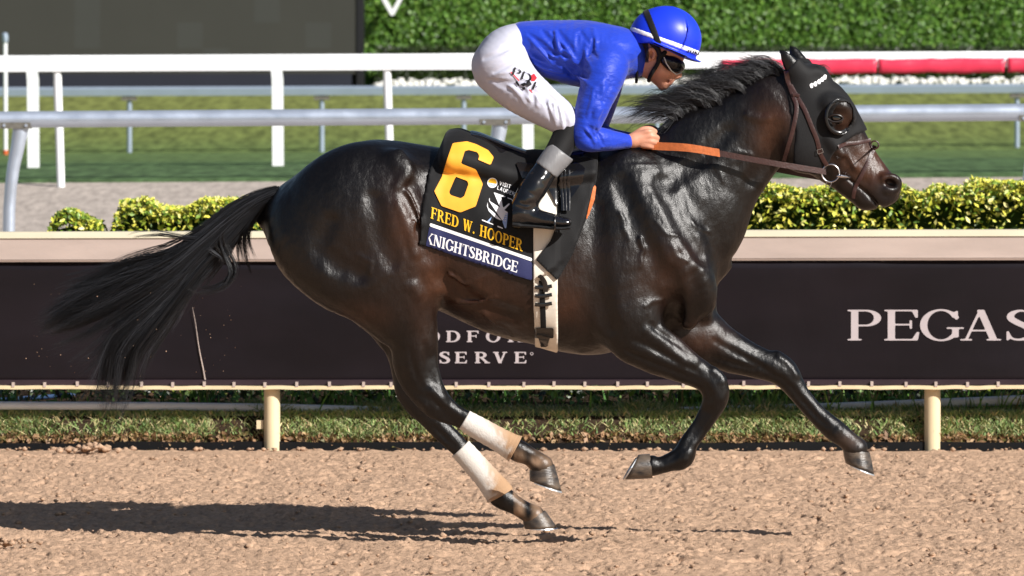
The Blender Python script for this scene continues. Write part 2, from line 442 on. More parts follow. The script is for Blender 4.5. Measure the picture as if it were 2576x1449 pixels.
PROF = [(-60, 0), (27.38, 0), (27.40, -0.13), (27.445, -0.13), (27.46, 0.02), (27.545, 0.165), (27.85, 0.18), (29.5, 0.19), (31, 0.2),
        (33, 0.26), (36, 0.34), (39, 0.55), (46.0, 0.975), (46.05, 1.0), (52, 1.017), (60, 0.93), (70, 0.80), (73, 0.93), (77, 1.18), (85, 1.55), (90, 1.6), (400, 2.0)]
_pn = np.array([p[0] for p in PROF]); _pz = np.array([p[1] for p in PROF])
def slope_at(n): return np.interp(n, [0, 30, 36, 50, 60], [0.0045, 0.0045, 0.0075, 0.0075, 0.0045])
def gz(X, d):
    n = d + YAW * X
    return np.interp(n, _pn, _pz) + slope_at(n) * X
def strip(name, n0, n1, m, label_kind='structure', dz=0.0, xs=None, step=None):
    xs = np.concatenate([np.linspace(-250, -12, 12), np.linspace(-10, 10, 41), np.linspace(12, 250, 12)]) if xs is None else xs
    ns = sorted(set([n0, n1] + [p for p in _pn if n0 < p < n1] + (list(np.arange(n0, n1, step)) if step else [])))
    ns = np.array(ns); X, N = np.meshgrid(xs, ns, indexing='ij')
    # far out to the sides the ground levels off
    Xc = np.clip(X, -14, 14)
    Z = np.interp(N, _pn, _pz) + slope_at(N) * Xc + dz
    Y = N - YAW * Xc - D0
    V = np.stack([X, Y, Z], -1).reshape(-1, 3); a, b = X.shape
    i = np.arange(a*b).reshape(a, b); Fq = np.stack([i[:-1, :-1], i[1:, :-1], i[1:, 1:], i[:-1, 1:]], -1).reshape(-1, 4)
    return obj(name, new_mesh(name, V, Fq, m), kind=label_kind)
strip('ground', -60, 27.3, 'dirt_far', dz=-0.05)
strip('verge', 27.40, 33.0, 'soil')
strip('gravel_path', 33.0, 46.0, 'gravel')
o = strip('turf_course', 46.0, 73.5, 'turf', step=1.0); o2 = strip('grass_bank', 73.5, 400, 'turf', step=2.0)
for oo in (o, o2):
    me = oo.data; co = np.zeros(len(me.vertices)*3, np.float32); me.vertices.foreach_get('co', co); co = co.reshape(-1, 3); nn_ = co[:, 1] + D0 + YAW*np.clip(co[:, 0], -14, 14)
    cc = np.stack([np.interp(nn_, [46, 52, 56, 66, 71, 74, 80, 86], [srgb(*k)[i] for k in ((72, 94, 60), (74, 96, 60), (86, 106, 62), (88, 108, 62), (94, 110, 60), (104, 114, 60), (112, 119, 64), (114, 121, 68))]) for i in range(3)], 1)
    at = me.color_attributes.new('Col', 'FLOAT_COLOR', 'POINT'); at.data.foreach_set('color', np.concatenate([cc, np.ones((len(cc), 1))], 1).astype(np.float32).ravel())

# harrowed dirt of the near track, as relief
def dirt_track():
    dx, dy = 0.0085, 0.0145
    xs = np.arange(-3.5, 3.5, dx); ns = np.arange(18.7, 27.40, dy)
    X, N = np.meshgrid(xs, ns, indexing='ij'); w = fbm(X*4, N*4, 1, 2) * 0.05
    x, n = X + w, N + w
    a = noise(x*24, n*20, 2); b = noise(x*52, n*44, 5); c = noise(x*7, n*4, 8); e = noise(x*105, n*80, 4); g = noise(x*2.2, n*1.1, 14)
    z = 0.0038*a + 0.0042*b*(1 + 0.5*c) + 0.004*c + 0.0034*e + 0.005*g + 0.004*noise(x*0.9, n*7.0, 50)
    for sx, sd, am in ((27, 12, 0.013), (52, 33, 0.014), (85, 41, 0.011)):
        z += am * np.maximum(0, noise(x*sx*0.8+sd, n*sx*0.9, sd) - 0.42)**0.8
    for sx, sd, am in ((22, 20, 0.075), (40, 25, 0.055)):
        z -= am * np.maximum(0, noise(x*sx*0.7+sd, n*sx*0.85, sd) - 0.48 + 0.12*c)
    # the edge by the rail is rolled smooth, then crumbles into the gutter
    sm = np.clip((27.12 + 0.05*noise(X*2, 3.3) - N) / 0.10, 0.10, 1); z *= sm
    edge = 27.33 + 0.03*noise(X*5, 9.1) + 0.015*noise(X*19, 2.2)
    z += 0.012*np.maximum(0, noise(X*22, N*18, 30))*((N > 27.2) & (N < 27.34))
    z -= np.clip((N - edge) / 0.03, 0, 1) * 0.16
    z += slope_at(N) * X
    V = np.stack([X, N - YAW*X - D0, z], -1).reshape(-1, 3); p, q = X.shape
    i = np.arange(p*q).reshape(p, q); Fq = np.stack([i[:-1, :-1], i[1:, :-1], i[1:, 1:], i[:-1, 1:]], -1).reshape(-1, 4)
    obj('dirt_track', new_mesh('dirt_track', V, Fq, 'dirt', False), kind='structure')
dirt_track()

def rocks(n, pos_fn, size_fn, seed, name, m, flat=0.7):
    r = np.random.default_rng(seed); MBv = []; MBf = []
    base = np.array([(1,0,0),(-1,0,0),(0,1,0),(0,-1,0),(0,0,1),(0,0,-1),(.6,.6,.55),(-.6,.6,.55),(.6,-.6,.55),(-.6,-.6,.55)], float)
    tri = np.array([(6,4,0),(6,2,4),(6,0,2),(7,4,2),(7,1,4),(7,2,1),(8,0,4),(8,4,3),(8,3,0),(9,4,1),(9,3,4),(9,1,3),(5,2,0),(5,1,2),(5,3,1),(5,0,3)])
    for i in range(n):
        p = pos_fn(r); s = size_fn(r); v = base * (0.75 + 0.5*r.random((10, 1))) * s * np.array([1, 1, flat]); a = r.random()*6.28
        v = v @ np.array([[math.cos(a), -math.sin(a), 0], [math.sin(a), math.cos(a), 0], [0, 0, 1]]); MBf.append(tri + 10*i); MBv.append(v + p)
    return new_mesh(name, np.concatenate(MBv), np.concatenate(MBf), m, False)
def cl_pos(r):
    X = r.uniform(-3.5, 3.5); n = r.uniform(19.0, 27.0); return (X, n - YAW*X - D0, SLOPE*X + 0.006)
obj('dirt_clods', rocks(2200, cl_pos, lambda r: 0.003 + 0.015*r.random()**4, 5, 'dirt_clods', 'dirt'), kind='stuff', label='small loose clods of dirt lying over the track')
def ed_pos(r):
    X = r.uniform(-3.6, 3.6); n = 27.27 + 0.05*r.random(); return (X, n - YAW*X - D0, SLOPE*X + 0.01)
obj('edge_clods', rocks(170, ed_pos, lambda r: 0.005 + 0.016*r.random()**3, 6, 'edge_clods', 'dirt'), kind='stuff', label='crumbling dirt along the track edge by the gutter')
def heap_pos(r):
    u = 230 + 45*r.normal(); x, y, z = PD(u, 1110, 27.28); return (x, y + 0.04*r.normal(), SLOPE*x + 0.015 + 0.03*r.random()*math.exp(-((u-230)/50)**2))
obj('dirt_heap', rocks(46, heap_pos, lambda r: 0.012 + 0.016*r.random(), 8, 'dirt_heap', 'dirt'), kind='stuff', label='little heap of dirt clods at the left track edge')
def kick_pos(r):
    u = 22 + 26*r.normal(); x, y, z = P(u, 1325 + 8*r.normal(), -0.05); return (x, y + 0.05*r.normal(), SLOPE*x + 0.012 + 0.03*r.random())
obj('kicked_dirt', rocks(60, kick_pos, lambda r: 0.006 + 0.014*r.random()**2, 18, 'kicked_dirt', 'dirt'), kind='stuff', label='dirt clods kicked up on the track at the left edge')
def fly_pos(r):
    t = r.random(); u = 60 + 560*r.random(); v = 700 + 480*r.random(); return P(u, v, r.uniform(-0.3, 0.5))
obj('flying_dirt', rocks(110, fly_pos, lambda r: 0.0012 + 0.002*r.random()**2, 9, 'flying_dirt', 'dirt', 1.0), kind='stuff', label='specks of dirt thrown up behind the horse')

# ---------------------------------------------------------------- leaves and grass
def leaves(centers, normals, size, cols, aspect=0.45, r=None, fold=0.25, up=0.3):
    n = len(centers); r = r or rng
    t = r.normal(size=(n, 3)); t[:, 2] += up; nn = normals + 0.7*r.normal(size=(n, 3)); nn /= np.linalg.norm(nn, axis=1)[:, None]
    t -= nn * (t*nn).sum(1)[:, None]; t /= np.linalg.norm(t, axis=1)[:, None] + 1e-6; b = np.cross(nn, t)
    L = size[:, None]; Wd = L * aspect
    v = np.stack([centers - t*L*0.5, centers + b*Wd*0.5 + nn*Wd*fold*0.4 - t*L*0.05, centers + t*L*0.5, centers - b*Wd*0.5 + nn*Wd*fold*0.4 - t*L*0.05], 1).reshape(-1, 3)
    i = 4*np.arange(n)[:, None]; f = np.concatenate([i + [0, 1, 2], i + [0, 2, 3]], 0)
    return v.astype(np.float32), f, np.repeat(cols, 4, 0)
def blades(x, y, z, h, lean, cols, w=0.0035, r=None):
    n = len(x); r = r or rng; a = r.random(n)*6.28; ca, sa = np.cos(a), np.sin(a)
    base = np.stack([x, y, z], 1); side = np.stack([ca, sa*0.5, 0*a], 1) * w
    tip = base + np.stack([lean*r.normal(size=n)*h, lean*r.normal(size=n)*h, h], 1); mid = base*0.5 + tip*0.5 + np.stack([0*a, 0*a, 0.12*h], 1)
    v = np.stack([base - side, base + side, mid + side*0.8, tip, mid - side*0.8], 1).reshape(-1, 3)
    i = 5*np.arange(n)[:, None]; f = np.concatenate([i+[0, 1, 2], i+[0, 2, 4], i+[4, 2, 3]], 0)
    return v.astype(np.float32), f, np.repeat(cols, 5, 0)
def palette(n, cols, wts, r, jit=0.15):
    c = np.array([srgb(*k)[:3] for k in cols]); i = r.choice(len(cols), n, p=np.array(wts)/sum(wts))
    return c[i] * (1 + jit*r.normal(size=(n, 1))).clip(0.5, 1.6)

def verge_grass():
    r = np.random.default_rng(11); n = 60000
    X = r.uniform(-4.2, 4.2, n); N = np.where(r.random(n) < 0.62, 27.464 + 0.10*r.random(n), 27.55 + 0.32*r.random(n))
    thin = noise(X*2.2, N*4, 3) + 0.5*noise(X*7, N*9, 6); keep = r.random(n) < np.clip(0.95 + 0.7*thin - 0.5*np.clip((27.475 - N)/0.01, 0, 1), 0.2, 1)
    X, N = X[keep], N[keep]; n = len(X); d = N - YAW*X
    z = gz(X, d)
    h = 0.014 + 0.026*r.random(n) + 0.05*np.maximum(0, noise(X*3, 4.0) - 0.2)*(N > 27.6)
    col = palette(n, [(112, 134, 76), (90, 116, 66), (144, 150, 98), (178, 164, 122), (130, 134, 92)], [4, 3, 3, 3, 3], r)
    dry = (N < 27.482 + 0.012*noise(X*6, 1.5)); col[dry] = palette(dry.sum(), [(128, 100, 66), (150, 124, 84), (92, 100, 52), (96, 74, 50)], [3, 3, 3, 2], r)
    v, f, c = blades(X, d - D0, z, h, 0.9, col*1.35, 0.004, r)
    obj('verge_grass', new_mesh('verge_grass', v, f, 'grass_blade', False, c), kind='stuff', label='thin mown grass along the foot of the rail')
    # taller weeds in the shade behind the banner
    n = 5200; X = r.uniform(-4.5, 4.5, n); N = r.uniform(27.62, 28.5, n); keep = r.random(n) < np.clip(0.25 + 1.1*noise(X*2.4, 1.7) + 0.5*noise(X*9, N*5, 2), 0.03, 1)
    X, N = X[keep], N[keep]; n = len(X); d = N - YAW*X
    v, f, c = blades(X, d - D0, gz(X, d), 0.04 + 0.13*r.random(n)**2, 0.35, palette(n, [(96, 140, 60), (70, 112, 48), (120, 150, 80), (126, 116, 70)], [4, 4, 2, 1], r), 0.006, r)
    n2 = 900; X = r.uniform(-4.5, 4.5, n2); N = r.uniform(27.86, 28.3, n2); d = N - YAW*X
    cen = np.stack([X, d - D0, gz(X, d) + 0.02 + 0.08*r.random(n2)], 1)
    v2, f2, c2 = leaves(cen, np.tile([0, -0.5, 0.7], (n2, 1)), 0.03 + 0.035*r.random(n2), palette(n2, [(84, 130, 50), (110, 150, 64), (64, 98, 44)], [3, 2, 3], r), 0.5, r)
    obj('weeds', new_mesh('weeds', np.concatenate([v, v2]), np.concatenate([f, f2 + len(v)]), 'grass_blade', False, np.concatenate([c, c2])), kind='stuff', label='taller green weeds in the shade under the banner')
    # dead leaves and litter on the cut edge
    n = 1500; X = r.uniform(-4.2, 4.2, n); N = r.uniform(27.45, 27.49, n); d = N - YAW*X
    cen = np.stack([X, d - D0 - 0.01, gz(X, d) + 0.008], 1)
    v, f, c = leaves(cen, np.tile([0, -0.7, 0.7], (n, 1)), 0.02 + 0.03*r.random(n), palette(n, [(150, 116, 84), (120, 90, 62), (170, 140, 104), (90, 84, 44)], [3, 3, 2, 2], r), 0.5, r)
    obj('leaf_litter', new_mesh('leaf_litter', v, f, 'grass_blade', False, c), kind='stuff', label='brown leaf litter along the cut edge of the verge')
    n = 9000; X = r.uniform(-5, 5, n); N = r.uniform(28.25, 29.6, n); d = N - YAW*X
    cen = np.stack([X, d - D0, gz(X, d) + 0.02 + (0.10 + 0.22*(N-28.25)/1.3)*r.random(n)], 1)
    v, f, c = leaves(cen, np.tile([0, -0.4, 0.6], (n, 1)), 0.035 + 0.05*r.random(n), palette(n, [(44, 58, 26), (32, 42, 22), (62, 80, 34), (120, 130, 50), (70, 52, 36)], [5, 6, 3, 1, 2], r), 0.5, r)  # leaf colours darkened to paint in the shade behind the banner
    obj('ground_cover', new_mesh('ground_cover', v, f, 'leaf', False, c), kind='stuff', label='leafy ground cover under the hedge behind the banner, shade painted into its leaves')
verge_grass()

YEL = [(214, 206, 84), (190, 192, 70), (150, 168, 54), (112, 142, 50), (82, 110, 42), (228, 220, 130)]
def hedge(name, label, u0, u1, d, thick, top_fn, n, seed, cols, wts, size, zb=None, core=True):
    r = np.random.default_rng(seed); x0, x1 = (u0-CX)*d/F, (u1-CX)*d/F
    t = thing(name, label, 'hedge', ((x0+x1)/2, d - D0, float(gz((x0+x1)/2, d))))
    X = r.uniform(x0, x1, n); Y = d - D0 + thick*(r.random(n)**1.5 - 0.15) - YAW*(X - (x0+x1)/2)
    Zb = gz(X, d) if zb is None else np.full(n, zb); Zt = top_fn(X)
    q = r.random(n); s = np.where(r.random(n) < 0.35, 1 - 0.08*r.random(n)**2, q); Z = Zb + (Zt - Zb)*s
    ends = np.minimum(X - x0, x1 - X); Z = np.where(ends < 0.07, Zb + (Z-Zb)*np.clip(0.82 + ends*3, 0, 1), Z)
    cen = np.stack([X, Y, Z], 1); nor = np.tile([0.25, -0.6, 0.6], (n, 1))
    v, f, c = leaves(cen, nor, size[0] + (size[1]-size[0])*r.random(n), palette(n, cols, wts, r, 0.12), 0.5, r, up=0.6)
    part('foliage', new_mesh('foliage', v, f, 'leaf', False, c), t, kind='stuff')
    if core:
        xs = np.linspace(x0+0.05, x1-0.05, max(3, int((x1-x0)/0.1))); prof = []
        mb = MB()
        path = []
        for x in xs:
            zt = float(top_fn(np.array([x]))[0]) - 0.07; b = float(gz(x, d)) if zb is None else zb
            path.append(((x, d - D0 - YAW*(x-(x0+x1)/2), b), (0, 1, 0), (0, 0, zt - b)))
        mb.sweep(path, [(0.1, -0.1), (thick*0.8, -0.1), (thick*0.75, 1), (thick*0.18, 1)])
        part('branches', mb.mesh('branches', 'hedge_core'), t)
    return t
dh = 30.0; zc = lambda v: H - (v - HV)*dh/F
hedge('hedge', 'long yellow and green variegated hedge standing behind the banner rail', 272, 2760, dh, 0.55,
      lambda X: zc(np.interp(X*F/dh + CX, [270, 300, 560, 680, 1300, 1840, 2000, 2575, 2700], [520, 508, 506, 500, 498, 484, 474, 468, 468])) + 0.028*noise(X*9, 2) + 0.03*noise(X*3, 5),
      44000, 21, YEL, [7, 6, 4, 3, 3, 3], (0.025, 0.05))
hedge('shrub', 'small separate yellow and green shrub left of the hedge end', 106, 274, dh, 0.4,
      lambda X: zc(np.interp(X*F/dh + CX, [105, 150, 200, 240, 274], [552, 530, 534, 546, 550])) + 0.03*noise(X*11, 2), 3000, 22, YEL, [4, 4, 4, 5, 6, 1], (0.025, 0.05))

# ---------------------------------------------------------------- inner rail with banner
mat('rail_plastic', srgb(182, 166, 157), 0.5, 0.4, var=0.10, vscale=2.2, stretch=(1, 1, 5), bump=0.06, bscale=40)
mat('rail_top', srgb(206, 196, 170), 0.5, 0.4, var=0.06, vscale=4)
mat('banner', srgb(23, 18, 23), 0.40, 0.28, var=0.28, vscale=2.5, stretch=(0.6, 1, 1.6), bump=0.25, bscale=4, bstretch=(1.4, 1, 0.5), bump2=0.15, b2scale=1.3)
mat('cream', srgb(226, 206, 168), 0.55, 0.4, var=0.10, vscale=9, stretch=(1, 1, 0.3))
mat('print_white', srgb(186, 176, 178), 0.6, 0.3, var=0.04, vscale=10)
mat('white_paint', srgb(236, 238, 240), 0.4, 0.5, var=0.02, vscale=3)
mat('steel', srgb(208, 218, 234), 0.38, 0.5, metal=0.7, var=0.06, vscale=4, bump=0.05, bscale=20, rvar=0.08)
mat('steel_dull', srgb(120, 116, 108), 0.6, 0.4, metal=0.5, var=0.2, vscale=30)
mat('red_vinyl', srgb(214, 52, 80), 0.45, 0.4, var=0.08, vscale=6, bump=0.35, bscale=9)
RD = 27.5
def rail_x(u, d0=RD):                            # X of a picture column on the slanting rail line
    return (u-CX)/F * d0 / (1 + YAW*(u-CX)/F)
def rail_pt(u, z, dy=0.0, d0=RD, sl=SLOPE):
    x = rail_x(u, d0); return (x, d0 - YAW*x - D0 + dy, z + sl*x)
rt = thing('track_rail', 'pinkish plastic running rail on cream posts, edge of the dirt track', 'rail', (0, RD - D0, 0))
U = np.linspace(-700, 3300, 41)
mb = MB(); mb.sweep([(rail_pt(u, 0), (0, 1, 0), (0, 0, 1)) for u in U], [(-0.111, 0.998), (-0.111, 1.108), (0.03, 1.106), (0.03, 0.998)]); part('rail_beam', mb.mesh('rail_beam', 'rail_plastic'), rt)
mb = MB(); mb.sweep([(rail_pt(u, 0), (0, 1, 0), (0, 0, 1)) for u in U], [(-0.118, 1.1095), (-0.115, 1.117), (-0.078, 1.141), (0.03, 1.141), (0.045, 1.1095)]); part('rail_cap', mb.mesh('rail_cap', 'rail_top'), rt)
mb = MB(); mb.sweep([(rail_pt(u, 0), (0, 1, 0), (0, 0, 1)) for u in U], [(-0.113, 0.985), (-0.118, 0.9965), (0.03, 0.9965), (0.03, 0.985)]); part('rail_lip', mb.mesh('rail_lip', 'rail_plastic'), rt)
for u in (685, 2343, -973):
    x, y, z = rail_pt(u, 0, -0.043)
    mb = MB(); mb.tube([(x, y, -0.1), (x, y, 0.33), (x, y, 0.99)], 0.0425, 20); part('post', mb.mesh('post', 'cream', True), rt)
x, y, z = rail_pt(654, 0.13, -0.043); mb = MB(); mb.box((x-0.016, y-0.01, z-0.025), (x+0.02, y+0.012, z+0.02)); part('clip', mb.mesh('clip', 'cream'), rt)

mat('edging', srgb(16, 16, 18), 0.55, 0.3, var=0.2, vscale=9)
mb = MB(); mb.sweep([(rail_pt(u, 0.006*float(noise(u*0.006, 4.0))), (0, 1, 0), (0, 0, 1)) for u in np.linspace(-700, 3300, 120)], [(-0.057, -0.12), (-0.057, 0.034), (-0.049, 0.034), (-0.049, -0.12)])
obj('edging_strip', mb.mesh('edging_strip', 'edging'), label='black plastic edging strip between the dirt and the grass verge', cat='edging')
bt = thing('banner', 'long black advertising banner with pale serif lettering hung under the rail', 'banner', (0, RD - D0, 0.32))
UB = np.linspace(-700, 3300, 161); VB = np.linspace(0.335, 0.99, 14)
def fab_y(x, zz): return -0.095 + 0.006*noise(x*1.7, zz*3.0, 2) + 0.002*noise(x*6, zz*7.0, 3)
V = np.array([[(lambda p: (p[0], p[1] + float(fab_y(p[0], zz)), p[2]))(rail_pt(u, zz)) for zz in VB] for u in UB]).reshape(-1, 3)
i = np.arange(161*14).reshape(161, 14); Fq = np.stack([i[:-1, :-1], i[1:, :-1], i[1:, 1:], i[:-1, 1:]], -1).reshape(-1, 4)
o = part('fabric', new_mesh('fabric', V, Fq, 'banner', True), bt)
md = o.modifiers.new('thick', 'SOLIDIFY'); md.thickness = 0.004; md.offset = -1
mat('hem_reflection', srgb(52, 40, 46), 0.5, 0.3, var=0.15, vscale=8)  # pinkish reflection along the banner's lower border, painted as a strip
mb = MB(); mb.sweep([(rail_pt(u, 0), (0, 1, 0), (0, 0, 1)) for u in U], [(-0.109, 0.338), (-0.109, 0.366), (-0.088, 0.366), (-0.088, 0.338)]); part('hem_reflection', mb.mesh('hem_reflection', 'hem_reflection'), bt)
mb = MB(); UU = np.linspace(-700, 3300, 400)
mb.sweep([(rail_pt(u, 0.003*float(noise(u*0.02, 1.0))), (0, 1, 0), (0, 0, 1)) for u in UU], [(-0.121, 0.316), (-0.121, 0.334), (-0.09, 0.336), (-0.09, 0.316)]); part('batten', mb.mesh('batten', 'cream'), bt)
k = 0
for u in np.arange(-40, 2700, 79.6):
    x, y, z = rail_pt(u + 4*rng.normal(), 0.343 + 0.002*rng.normal(), -0.116); mb = MB(); mb.box((x-0.0075, y-0.008, z-0.012), (x+0.0075, y+0.004, z+0.013)); part('tie', mb.mesh('tie', 'rail_plastic'), bt)
mb = MB(); mb.tube([rail_pt(487 + 33*t + 0.8*math.sin(9*t), H*0 + (H - (770 + 195*t - HV)*RD/F), -0.103) for t in np.linspace(0, 1, 14)], [0.0008 + 0.003*t for t in np.linspace(0, 1, 14)], 6)
part('lacing', mb.mesh('lacing', 'rail_plastic', True), bt)
def banner_word(chars, us, vb, cap, sx, m, S=0.19, T=0.07):
    for ch, u in zip(chars, us):
        v, f, w = lettering(ch, 1/30, S=S, T=T); V = []
        for a, b in v:
            uu = u + a*cap*sx; vv = vb - b*cap
            x = rail_x(uu); d = RD - YAW*x
            zz = H - (vv - HV)*d/F; V.append((x, d - D0 + float(fab_y(x, zz - SLOPE*x)) - 0.0035, zz))
        part('letter', new_mesh('letter', V, f, m), bt)
banner_word('PEGASUS', [2128, 2220, 2310, 2410, 2523, 2622, 2730], 854, 77, 1.58, 'print_white', 0.15, 0.05)
banner_word('RESERVE', [1002, 1058, 1105, 1144, 1194, 1240, 1293], 911, 28.5, 1.5, 'print_white', 0.19, 0.09)
banner_word('WOODFORD', [950, 1013, 1070, 1122, 1174, 1222, 1277, 1330], 858, 28.5, 1.5, 'print_white', 0.19, 0.09)
v, f = flat_mesh(lambda a, b: np.abs(np.hypot(a, b) - 3.2) - 0.7, -4.5, 4.5, -4.5, 4.5, 0.5)
part('registered_mark', new_mesh('registered_mark', [(lambda x: (x, RD - YAW*x - D0 - 0.105, H - (887 + b - HV)*(RD - YAW*x)/F))(rail_x(1337 + a)) for a, b in v], f, 'print_white'), bt)

mb = MB(); pts = [(1480, 1037), (1800, 1031), (2100, 1024), (2400, 1013), (2700, 1000)]
mb.tube([(lambda q: (q[0], q[1] + 0.0, q[2]))(PD(u, v, 27.70 - 0.0001*(u-1480))) for u, v in pts], [0.012, 0.02, 0.023, 0.025, 0.025], 14)
mat('pipe_white', srgb(232, 236, 242), 0.5, 0.4, var=0.06, vscale=6)
obj('pipe', mb.mesh('pipe', 'pipe_white', True), label='white plastic pipe lying in the grass at the right, behind the post', cat='pipe')
mb = MB(); mb.tube([PD(u, v, 27.72) for u, v in [(-300, 1019), (0, 1020), (400, 1022), (700, 1026), (1000, 1034)]], 0.022, 14)
obj('pipe', mb.mesh('pipe', 'pipe_white', True), label='white plastic pipe half buried in the grass at the left', cat='pipe')
mb = MB(); mb.tube([PD(u, v, 28.6) for u, v in [(-200, 1010), (0, 1006), (120, 998), (190, 993)]], 0.012, 10)
mat('hose_blue', srgb(60, 84, 120), 0.5, 0.4)
obj('hose', mb.mesh('hose', 'hose_blue', True), label='dark blue hose in the shade under the banner at far left', cat='hose')

# ---------------------------------------------------------------- rails of the turf course
def beam(u0, v0, u1, v1, d, prof, m, name, parent, n=30, taper=1.0):
    mb = MB(); path = []
    for t in np.linspace(0, 1, n):
        u = u0 + (u1-u0)*t; s = 1 + (taper-1)*t; p = PD(u, v0 + (v1-v0)*t, d); path.append((p, (0, s, 0), (0, 0, s)))
    mb.sweep(path, prof); return part(name, mb.mesh(name, m, True), parent)
circ = lambda r, n=20: [(r*math.cos(2*math.pi*j/n), r*math.sin(2*math.pi*j/n)) for j in range(n)]
sr = thing('steel_rail', 'thick silver steel pipe rail with bent posts, nearest behind the hedge', 'rail', (0, 36 - D0, 0.35))
beam(-600, 305.5, 3200, 278, 36, circ(0.0555), 'steel', 'rail_pipe', sr, taper=1.06)
for u in (40, 1245, 2600):
    vb = 301 - 18.5*u/2575; y36 = 36 - D0
    x, y, z = PD(u, vb, 36); mb = MB(); mb.box((x-0.105, y-0.062, z-0.062), (x+0.105, y+0.05, z-0.02)); br = part('bracket', mb.mesh('bracket', 'steel_dull'), sr)
    for s in (-0.075, 0.075):
        mb = MB(); mb.tube([(x+s, y-0.068, z-0.04), (x+s, y-0.06, z-0.04)], 0.011, 10); part('bolt', mb.mesh('bolt', 'steel'), br)
    mb = MB(); mb.tube([PD(u+a, vb+b, 36 + c) for a, b, c in [(12, 18, 0.0), (10, 36, 0), (4, 70, 0.0), (-6, 118, 0.0), (-13, 170, 0.0), (-17, 230, 0), (-18, 300, 0), (-18, 420, 0), (-18, 500, 0)]], [0.055, 0.053, 0.048, 0.044, 0.042, 0.042, 0.042, 0.042, 0.042], 16)
    part('post', mb.mesh('post', 'steel', True), sr)
wr = thing('white_rail', 'white turf rail on slim leaning posts with red padding at its right', 'rail', (0, 46 - D0, 1.0))
ra = 0.065
wp = [(-ra, -ra*0.85), (-ra, ra*0.7), (-ra*0.7, ra), (ra*0.7, ra), (ra, ra*0.7), (ra, -ra*0.85)]
beam(-600, 162.5, 3200, 144.5, 46, wp, 'white_paint', 'rail_beam', wr)
beam(-600, 181.5, 3200, 163.5, 46, [(-ra*1.12, -0.007), (-ra*1.12, 0.009), (ra, 0.009), (ra, -0.007)], 'white_paint', 'rail_lip', wr)
for a_, b_ in ((125, 196), (1106, 1196)): beam(a_, 162.5 - 18.0*(a_+600)/3800, b_, 162.5 - 18.0*(b_+600)/3800, 46, [(p_[0]*1.06, p_[1]*1.05) for p_ in wp], 'white_paint', 'rail_sleeve', wr, 4)
wv = lambda u: 162.5 - 18.0*(u+600)/3800
for u in (149, 978, 1806):
    mb = MB(); mb.tube([PD(u-5, wv(u)+15, 45.98), PD(u-4, wv(u)+60, 45.97), PD(u+0, 330 - 0.007*u, 45.93), PD(u+4, 461 - 0.007*u, 45.85), PD(u+5, 500 - .007*u, 45.8)], [0.034, 0.037, 0.036, 0.034, 0.034], 14)
    part('post', mb.mesh('post', 'white_paint', True), wr)
r5 = np.random.default_rng(55)
for a, b in ((1815, 1886), (1892, 2202), (2209, 2523), (2533, 2900)):
    n = max(6, int((b-a)/9)); vs = []; ring = 12; fs = []
    for i in range(n):
        u = a + (b-a)*i/(n-1); e = 1 - 0.10*math.exp(-min(i, n-1-i)*1.2)
        for j in range(ring):
            th = 2*math.pi*j/ring; w = 1 + 0.10*float(noise(u*0.03, th*1.2, 3)) + 0.05*float(noise(u*0.09, th*2, 5))
            x, y, z = PD(u, wv(u) + 22, 46); vs.append((x, y - 0.045 + 0.055*w*np.sign(math.sin(th))*abs(math.sin(th))**0.7, z + 0.017 + 0.066*w*np.sign(math.cos(th))*abs(math.cos(th))**0.7))
    for i in range(n-1):
        for j in range(ring): fs.append((i*ring+j, i*ring+(j+1) % ring, (i+1)*ring+(j+1) % ring, (i+1)*ring+j))
    fs.append(tuple(range(ring))[::-1]); fs.append(tuple((n-1)*ring+j for j in range(ring)))
    part('padding', new_mesh('padding', vs, fs, 'red_vinyl', True), wr)
w2 = thing('outer_white_rail', 'second white rail with broad square posts just behind the first', 'rail', (0, 51 - D0, 1.0))
beam(-600, 160, 1790, 149, 51, wp, 'white_paint', 'rail_beam', w2)
for u in (83, 698, 1327, -530):
    x, y, z = PD(u, 185, 51); zb = PD(u, 410 - 0.004*u, 51)[2]; mb = MB()
    mb.sweep([((x-0.012, y, z + 0.06), (1, 0, 0), (0, 1, 0)), ((x, y, z - 0.06), (1, 0, 0), (0, 1, 0)), ((x+0.006, y, zb - 0.1), (1, 0, 0), (0, 1, 0))], [(-0.054, -0.05), (0.054, -0.05), (0.054, 0.05), (-0.054, 0.05)])
    part('post', mb.mesh('post', 'white_paint'), w2)
mat('steel_flat', srgb(168, 182, 200), 0.45, 0.5, metal=0.55, var=0.05, vscale=3)
fr = thing('far_steel_rail', 'distant flat grey steel rail low in front of the dark screen', 'rail', (0, 70 - D0, 0.8))
beam(-900, 234, 3500, 219, 70, [(-0.05, -0.06), (-0.06, 0.03), (-0.03, 0.06), (0.06, 0.06), (0.06, -0.06)], 'steel_flat', 'rail_beam', fr)
for u in (325, 809, 1166, 1652, 2066, 2558, -160):
    x, y, z = PD(u, 234 - 15*(u+900)/4400 + 12, 70); zb = float(gz(x, 70)); mb = MB()
    mb.tube([(x, y+0.03, z), (x, y+0.03, zb-0.1)], 0.034, 12); part('post', mb.mesh('post', 'steel_flat', True), fr)
    mb = MB(); mb.box((x-0.1, y-0.03, z-0.06), (x+0.1, y+0.05, z-0.004)); part('bracket', mb.mesh('bracket', 'steel_dull'), fr)
pl = thing('marker_pole', 'thin white pole with a rounded cap at the left edge', 'pole', PD(14, 400, 66))
mb = MB(); mb.tube([PD(14, 380, 66), PD(13, 100, 66)], 0.026, 12); part('shaft', mb.mesh('shaft', 'white_paint', True), pl)
mb = MB(); mb.tube([PD(13, 106, 65.99), PD(13, 96, 65.99), PD(12, 86, 65.99), PD(12, 82, 65.99)], [0.038, 0.042, 0.04, 0.02], 12); part('cap', mb.mesh('cap', 'steel_flat', True), pl)
